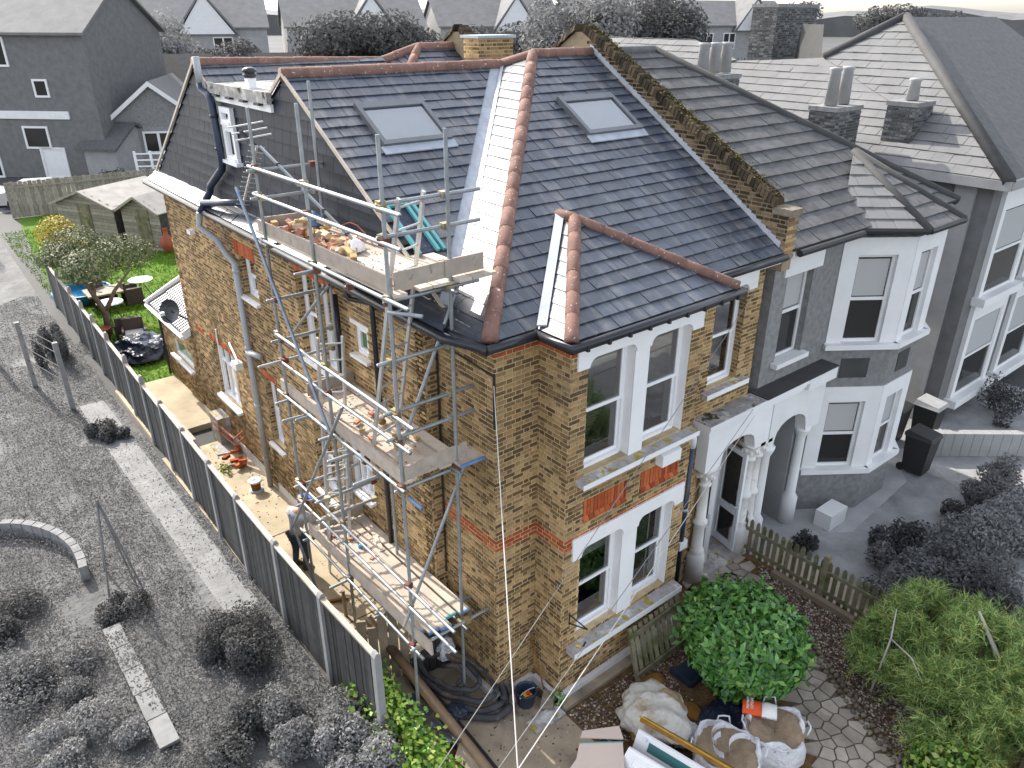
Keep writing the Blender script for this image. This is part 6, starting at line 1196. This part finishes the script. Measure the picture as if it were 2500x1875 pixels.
for i,(c,r,n,m,lab) in enumerate((((6.75,-1.0,.3),(.25,.25,.35),300,g_leafd,'dark potted shrub by the neighbour porch'),((8.4,-2.0,.35),(.5,.45,.45),900,g_leafd,'dark low shrub in the middle of the neighbour garden'),((10.3,-2.4,.3),(.45,.45,.35),900,g_leafd,'round dark shrub near the path of the neighbour garden'),((7.0,-2.3,.45),(.75,.7,.55),1800,g_leaf,'loose grey shrub just over the picket fence'),((8.0,-3.4,.55),(1.1,1.0,.7),3200,g_leaf,'broad grey shrub beyond the conifers'),((9.6,-3.6,.6),(1.1,1.0,.75),3000,g_leafl,'pale grey shrub at the right edge of the neighbour garden'),((7.1,-4.2,.6),(.9,.9,.7),2500,g_leafd,'dark shrub behind the right hand conifers'),((11.4,-2.9,.5),(.9,.8,.6),2200,g_leaf,'grey shrub at the far right edge'),((15.6,-1.1,.5),(.6,.6,.7),700,g_leafd,'spiky dark shrub in front of the far house'))): gshrub('garden_shrub',lab,c,r,n,m)
# ---------------------------------------------------------------- overgrown garden on the left
gshr = [((-2.55,3.4,.35),(.7,1.0,.5),4200,g_leafd,'dark low thicket against the fence in the overgrown garden'),((-2.45,1.2,.4),(.65,.75,.55),4200,g_leaf,'mid grey thicket near the end of the fence'),((-2.1,.25,.35),(.55,.6,.5),3000,g_leafl,'pale leafy shrub at the fence end'),((-3.2,1.6,.3),(.7,.6,.4),2800,g_leafd,'dark clump to the right of the plank path'),((-5.3,4.4,.22),(.9,.9,.3),2600,g_leaf,'low spreading shrub at the lower left edge'),((-5.0,3.0,.25),(.8,.7,.3),2400,g_leafl,'pale low shrub in the bottom left corner'),((-5.4,6.4,.2),(.8,.7,.28),1800,g_leafd,'dark low clump inside the curved border'),((-3.9,5.75,.16),(.45,.45,.22),1000,g_leafd,'dark clump at the top of the plank path'),((-2.6,12.0,.2),(.6,.8,.25),900,g_leafd,'dark clump half way along the fence'),((-2.6,18.3,.5),(.5,.9,.7),1400,g_leafd,'dark shrub far along the fence'),((-3.2,30.5,1.0),(1.0,3.0,1.4),2500,g_leafd,'dark hedge beside the far end of the fence')]
for c,r,n,m,lab in gshr: gshrub('garden_shrub',lab,c,r,n,m,.085 if c[1] < 8 else .14)
n = 150000; X_ = RNG.uniform(-8,-1.85,n); Y_ = .0+26*RNG.uniform(0,1,n)**1.7-1.0; k = np.array([mnoise.noise(V((x*.8,y*.8,3.3))) for x,y in zip(X_,Y_)]); ok = ~((X_ > -2.7) & (X_ < -2.02) & (Y_ > 4.2) & (Y_ < 14.5) & (RNG.uniform(0,1,n) < .85)) & ((k+RNG.normal(0,.12,n)) > -.30); X_,Y_,k = X_[ok],Y_[ok],k[ok]
hgt = np.clip(k+.22,0,.6)*.35
stuff(tag(leaves('weeds', g_weed, np.stack([X_,Y_,.03+RNG.uniform(0,1,len(X_))*hgt],1), np.stack([RNG.normal(0,.6,len(X_)),RNG.normal(0,.6,len(X_)),np.ones(len(X_))*.8],1), .055, .35, jitter=.9),'rough weeds and ground cover over the neglected garden','weeds'))
pp = thing('plank_path', 'row of pale planks laid end to end across the overgrown garden', 'plank path', (-4.15,3.8,0))
for k in range(5): y = 5.2-.6*k; MB().box(-4.29+.01*k,-4.02+.01*k,y-.58,y,.05,.10).build('plank', g_wood, pp)
kb = thing('curved_border', 'curved pale kerb of a raised bed at the left edge', 'kerb', (-4.6,9,0))
for k in range(16):
    a, c = -.2+k*.12, -.2+(k+.9)*.12; P0 = lambda t: V((-5.9+1.75*math.cos(t), 7.3+2.3*math.sin(t), .16)); barO('kerb_block', P0(a), P0(c), .14, .32, g_wall, kb)
bp = thing('bean_poles', 'thin pale canes tied together in the overgrown garden', 'canes', (-3.75,6.4,0))
for x,y in ((-4.0,6.0),(-3.45,6.1),(-3.85,7.0),(-3.5,6.9)): MB().tube([(x,y,0),(-3.72,6.5,1.75)],.018,5).build('cane', g_wood, bp)
mfn = thing('trellis_fence', 'thin wire mesh fence with dark posts crossing the overgrown garden', 'fence', (-3.7,18.8,0))
for k,(x,y) in enumerate(((-3.95,19.0),(-3.35,16.6),(-2.85,14.4))): MB().box(x-.06,x+.06,y-.06,y+.06,0,1.9).build('post', g_wood, mfn)
for z in (.4,.8,1.2,1.6,1.85): MB().tube([(-3.95,19.0,z),(-3.35,16.6,z),(-2.85,14.4,z)],.012,4).build('wire', g_bark, mfn)
# ---------------------------------------------------------------- houses and trees beyond
def block(name,label,loc,rz,w,d,h,rise,m,mr_,wins=(),gable_front=False,band=None,extra=None,group=None):
    t = thing(name,label,'house',(0,0,0),group); F = frame((0,0,0),(1,0,0),(0,-1,0))
    MB().box(0,w,0,d,0,h).build('wall', m, t)
    if gable_front:
        MB().prism([(0,0,h),(w,0,h),(w/2,0,h+rise)],(0,d,0)).build('gable_wall', m, t)
        for a,c in (((-.3,h-.15),(w/2,h+rise)),((w+.3,h-.15),(w/2,h+rise))): MB().prism([(a[0],-.3,a[1]),(c[0],-.3,c[1]),(c[0],-.3,c[1]+.2),(a[0],-.3,a[1]+.2)],(0,d+.5,0)).build('roof_slope', mr_, t); MB().prism([(a[0],-.36,a[1]-.1),(c[0],-.36,c[1]-.1),(c[0],-.36,c[1]+.2),(a[0],-.36,a[1]+.2)],(0,.05,0)).build('barge_board', g_white, t)
    else:
        for a,c in ((-.35,d/2),(d+.35,d/2)): MB().prism([(-.3,a,h-.1),(-.3,c,h+rise),(-.3,c,h+rise+.15),(-.3,a,h+.05)],(w+.6,0,0)).build('roof_slope', mr_, t)
        for x in (0,w-.05): MB().prism([(x,0,h),(x,d,h),(x,d/2,h+rise)],(.05,0,0)).build('gable_wall', m, t)
    if band: MB().fbox(F,-.1,w*band[2],band[0],band[1],0,.12).build('band', g_white, t)
    for u0,u1,v0,v1,kind in wins:
        b = MB(); e = .12; b.fbox(F,u0-e,u0,v0-e,v1+e,0,.08); b.fbox(F,u1,u1+e,v0-e,v1+e,0,.08); b.fbox(F,u0,u1,v0-e,v0,0,.08); b.fbox(F,u0,u1,v1,v1+e,0,.08)
        if kind == 2: b.fbox(F,(u0+u1)/2-.08,(u0+u1)/2+.08,v0,v1,0,.07)
        w_ = b.build('window' if kind != 9 else 'door', g_white, t); MB().fbox(F,u0,u1,v0,v1,0,.03).build('pane' if kind != 9 else 'door_leaf', g_glass if kind != 9 else g_white, w_)
    if extra: extra(t,F)
    t.location = loc; t.rotation_euler = (0,0,rz); return t
block('dark_tiled_house','large dark tile hung house with a pale roof at the upper left',(-2.2,55.0,0),math.radians(-44),11.6,9,8.3,2.8,g_walld,g_roofl,wins=((5.1,6.6,6.6,8.0,1),(2.6,3.3,4.9,5.7,1),(8.0,8.7,4.9,5.7,1),(6.6,8.0,1.9,3.0,1),(7.4,8.8,.1,1.75,9),(2.2,4.4,.1,1.7,1)),band=(3.55,4.0,.84))
block('gabled_house','brick house with a pale edged front gable left of the dormer wall',(6.6,48.4,0),math.radians(-28),6.2,8,2.9,2.5,g_wall,g_roof,wins=((2.3,3.9,1.4,2.5,2),),gable_front=True)
block('dark_roof_house','low house with a plain dark roof behind the front gable',(10,52,0),math.radians(-20),12,8,3.6,3.0,g_wall,g_roofd)
block('garden_annex','small pale outbuilding with a steep roof beside the gabled house',(5.0,47.6,0),math.radians(-50),2.2,4,1.9,1.2,g_walll,g_roof)
for i in range(5):
    x = 17+i*17; block('terrace_house','pale terraced house with white gabled dormer, number %s from the left along the sky line' % ('one','two','three','four','five')[i],(x,86-i*5,0),math.radians(-20),15.5,9,8.0,3.0,g_walll,g_roofl,wins=((1.5,3.2,5.2,7.0,2),(5,6.7,5.2,7.0,2),(10,11.8,5.2,7,2),(1.5,3.2,1.4,3.2,2),(10,11.8,1.4,3.2,2)),
        extra=lambda t,F: (MB().prism([(6.6,-.6,7.4),(12.2,-.6,7.4),(9.4,-.6,11.2)],(0,4.5,0)).build('gable', g_white, t), [MB().prism([(a,-.75,7.2),(9.4,-.75,11.25),(9.4,-.75,11.55),(a,-.75,7.5)],(0,5,0)).build('dormer_roof', g_roofl, t) for a in (6.2,12.6)], [MB().box(k*1.1,k*1.1+.08,-1.6,-1.52,2,4).build('railing', g_dark, t) for k in range(14)]),group='pale terraced houses along the sky line')
gw_ = thing('boundary_wall','long dark wall with a pale coping beyond the rear gardens','wall',(20,58,0)); MB().hexa([(10,62,0),(34,53,0),(34,53.4,0),(10,62.4,0),(10,62,5.6),(34,53,5.6),(34,53.4,5.6),(10,62.4,5.6)]).build('wall', g_walld, gw_); MB().hexa([(10,61.8,5.6),(34,52.8,5.6),(34,53.6,5.6),(10,62.6,5.6),(10,61.8,6.1),(34,52.8,6.1),(34,53.6,6.1),(10,62.6,6.1)]).build('coping', g_walll, gw_)
def gtree(label,c,r,h,n,m,size,blobs=4,group='trees behind the roofs'):
    bl = []
    for k in range(blobs): a = k*2.4; bl.append(((c[0]*0+r[0]*.45*math.cos(a), r[1]*.45*math.sin(a), h+r[2]*random.uniform(-.3,.35)), (r[0]*random.uniform(.55,.75), r[1]*random.uniform(.55,.75), r[2]*random.uniform(.6,.85))))
    tree('tree',label,(c[0],c[1],0),[([(0,0,0),(.1,0,h*.5),(0,.1,h)],[.3,.22,.1]),([(.1,0,h*.5),(r[0]*.4,0,h)],[.15,.05])],bl,n,m,size,group,bark=g_bark)
gtree('broad dark tree behind the middle of the roof ridge',(22.3,42,0),(5.0,3.5,2.1),7.6,12000,g_leafd,.30,7); gtree('pale feathery tree right of the dark tile hung house',(13.9,60,0),(3.6,3,2.6),6.9,6500,g_leafl,.30,5)
gtree('dark rounded tree right of the pale feathery one',(17.5,55,0),(3.0,2.5,1.8),5.9,5000,g_leafd,.28); gtree('tall dark tree behind the party wall',(25.2,25,0),(3.4,3.0,2.7),8.1,9000,g_leaf,.26,7); gtree('very dark conifer like tree beside the broad chimney',(30.2,24.0,0),(3.0,2.6,2.6),8.4,8500,g_leafd,.24,7); gtree('dark tree far left of the party wall apex',(30,38,0),(3.5,3,2.2),6.8,5500,g_leafd,.3)
for k,(u,rr_) in enumerate(((70,3.5),(95,4.0),(118,5),(130,4.5))): gtree('small far tree on the horizon at the right, number %s counting from the left'%('one','two','three','four')[k],(u,60-k*2,0),(rr_,rr_,2.2),9.4-.3*k,2500,g_leafd,.5)
# parked car
def car(label,loc,rz):
    t = thing('parked_car',label,'car',(0,0,0)); prof = [(-2,.25),(-2.02,.7),(-1.9,.85),(-1.55,.9),(-1.1,1.32),(.35,1.36),(1.0,.92),(1.85,.78),(2.02,.6),(2.02,.25)]
    MB().prism([(x,-.8,z) for x,z in prof],(0,1.6,0)).build('body', g_car, t)
    for s in (-.815,.8): MB().prism([(x,s,z) for x,z in ((-1.35,.93),(-1.02,1.26),(-.35,1.29),(-.35,.93))],(0,.015,0)).build('side_window', g_glass, t); MB().prism([(x,s,z) for x,z in ((-.27,.93),(-.27,1.29),(.3,1.29),(.82,.93))],(0,.015,0)).build('side_window', g_glass, t)
    MB().hexa([(.42,-.68,1.31),(.42,.68,1.31),(.98,.72,.96),(.98,-.72,.96),(.45,-.68,1.34),(.45,.68,1.34),(1.01,.72,.98),(1.01,-.72,.98)]).build('windscreen', g_glass, t)
    for x in (-1.25,1.25):
        for s in (-.83,.65): w = MB().tube([(x,s,.3),(x,s+.18,.3)],.31,16).build('wheel', g_tyre, t); MB().tube([(x,s-.005,.3),(x,s+.185,.3)],.18,12).build('rim', g_pot, w)
    for s in (-.6,.42): MB().box(1.98,2.03,s,s+.2,.58,.72).build('headlight', g_white, t)
    t.location = loc; t.rotation_euler = (0,0,rz)
car('pale car parked side on in front of the dark tile hung house',(1.4,41.3,0),math.radians(-28)); car('second pale car parked at the left edge behind the first',(-1.6,43.6,0),math.radians(-28))
for k,(x,y) in enumerate(((5.2,43.2),(6.0,42.5))): gshrub('garden_shrub',('grey shrub beside the parked car','grey shrub in front of the gabled house')[k],(x,y,.7),(.9,.9,.8),900,g_leafd,.22)
wf = thing('white_railing','white stepped balustrade behind the corner of the rear eaves','railing',(8.5,44,0))
for k in range(4): barO('rail',(6.6,42.4,1.0+.35*k),(9.6,40.6,1.0+.35*k),.06,.07,m_white,wf)
for k in range(5): p = V((6.6,42.4,0)).lerp(V((9.6,40.6,0)),k/4); MB().box(p.x-.06,p.x+.06,p.y-.06,p.y+.06,0,2.2).build('post', m_white, wf)

b = MB(); n = 90
for k in range(n+1):
    a = math.radians(-20+140*k/n); r = 420; x, y = r*math.sin(a), r*math.cos(a); h = 9+5*mnoise.noise(V((k*.21,0,0)))+2.5*mnoise.noise(V((k*.9,3,0)))
    b.v += [(x,y,-1),(x,y,h),(x*1.5,y*1.5,h+3),(x*1.5,y*1.5,-1)]
for k in range(n):
    for j in range(3): b.f.append((4*k+j,4*k+4+j,4*k+5+j,4*k+1+j))
tag(b.build('hills', grey('grey_far_trees', .12, noise=(.06,.4))), kind='structure')
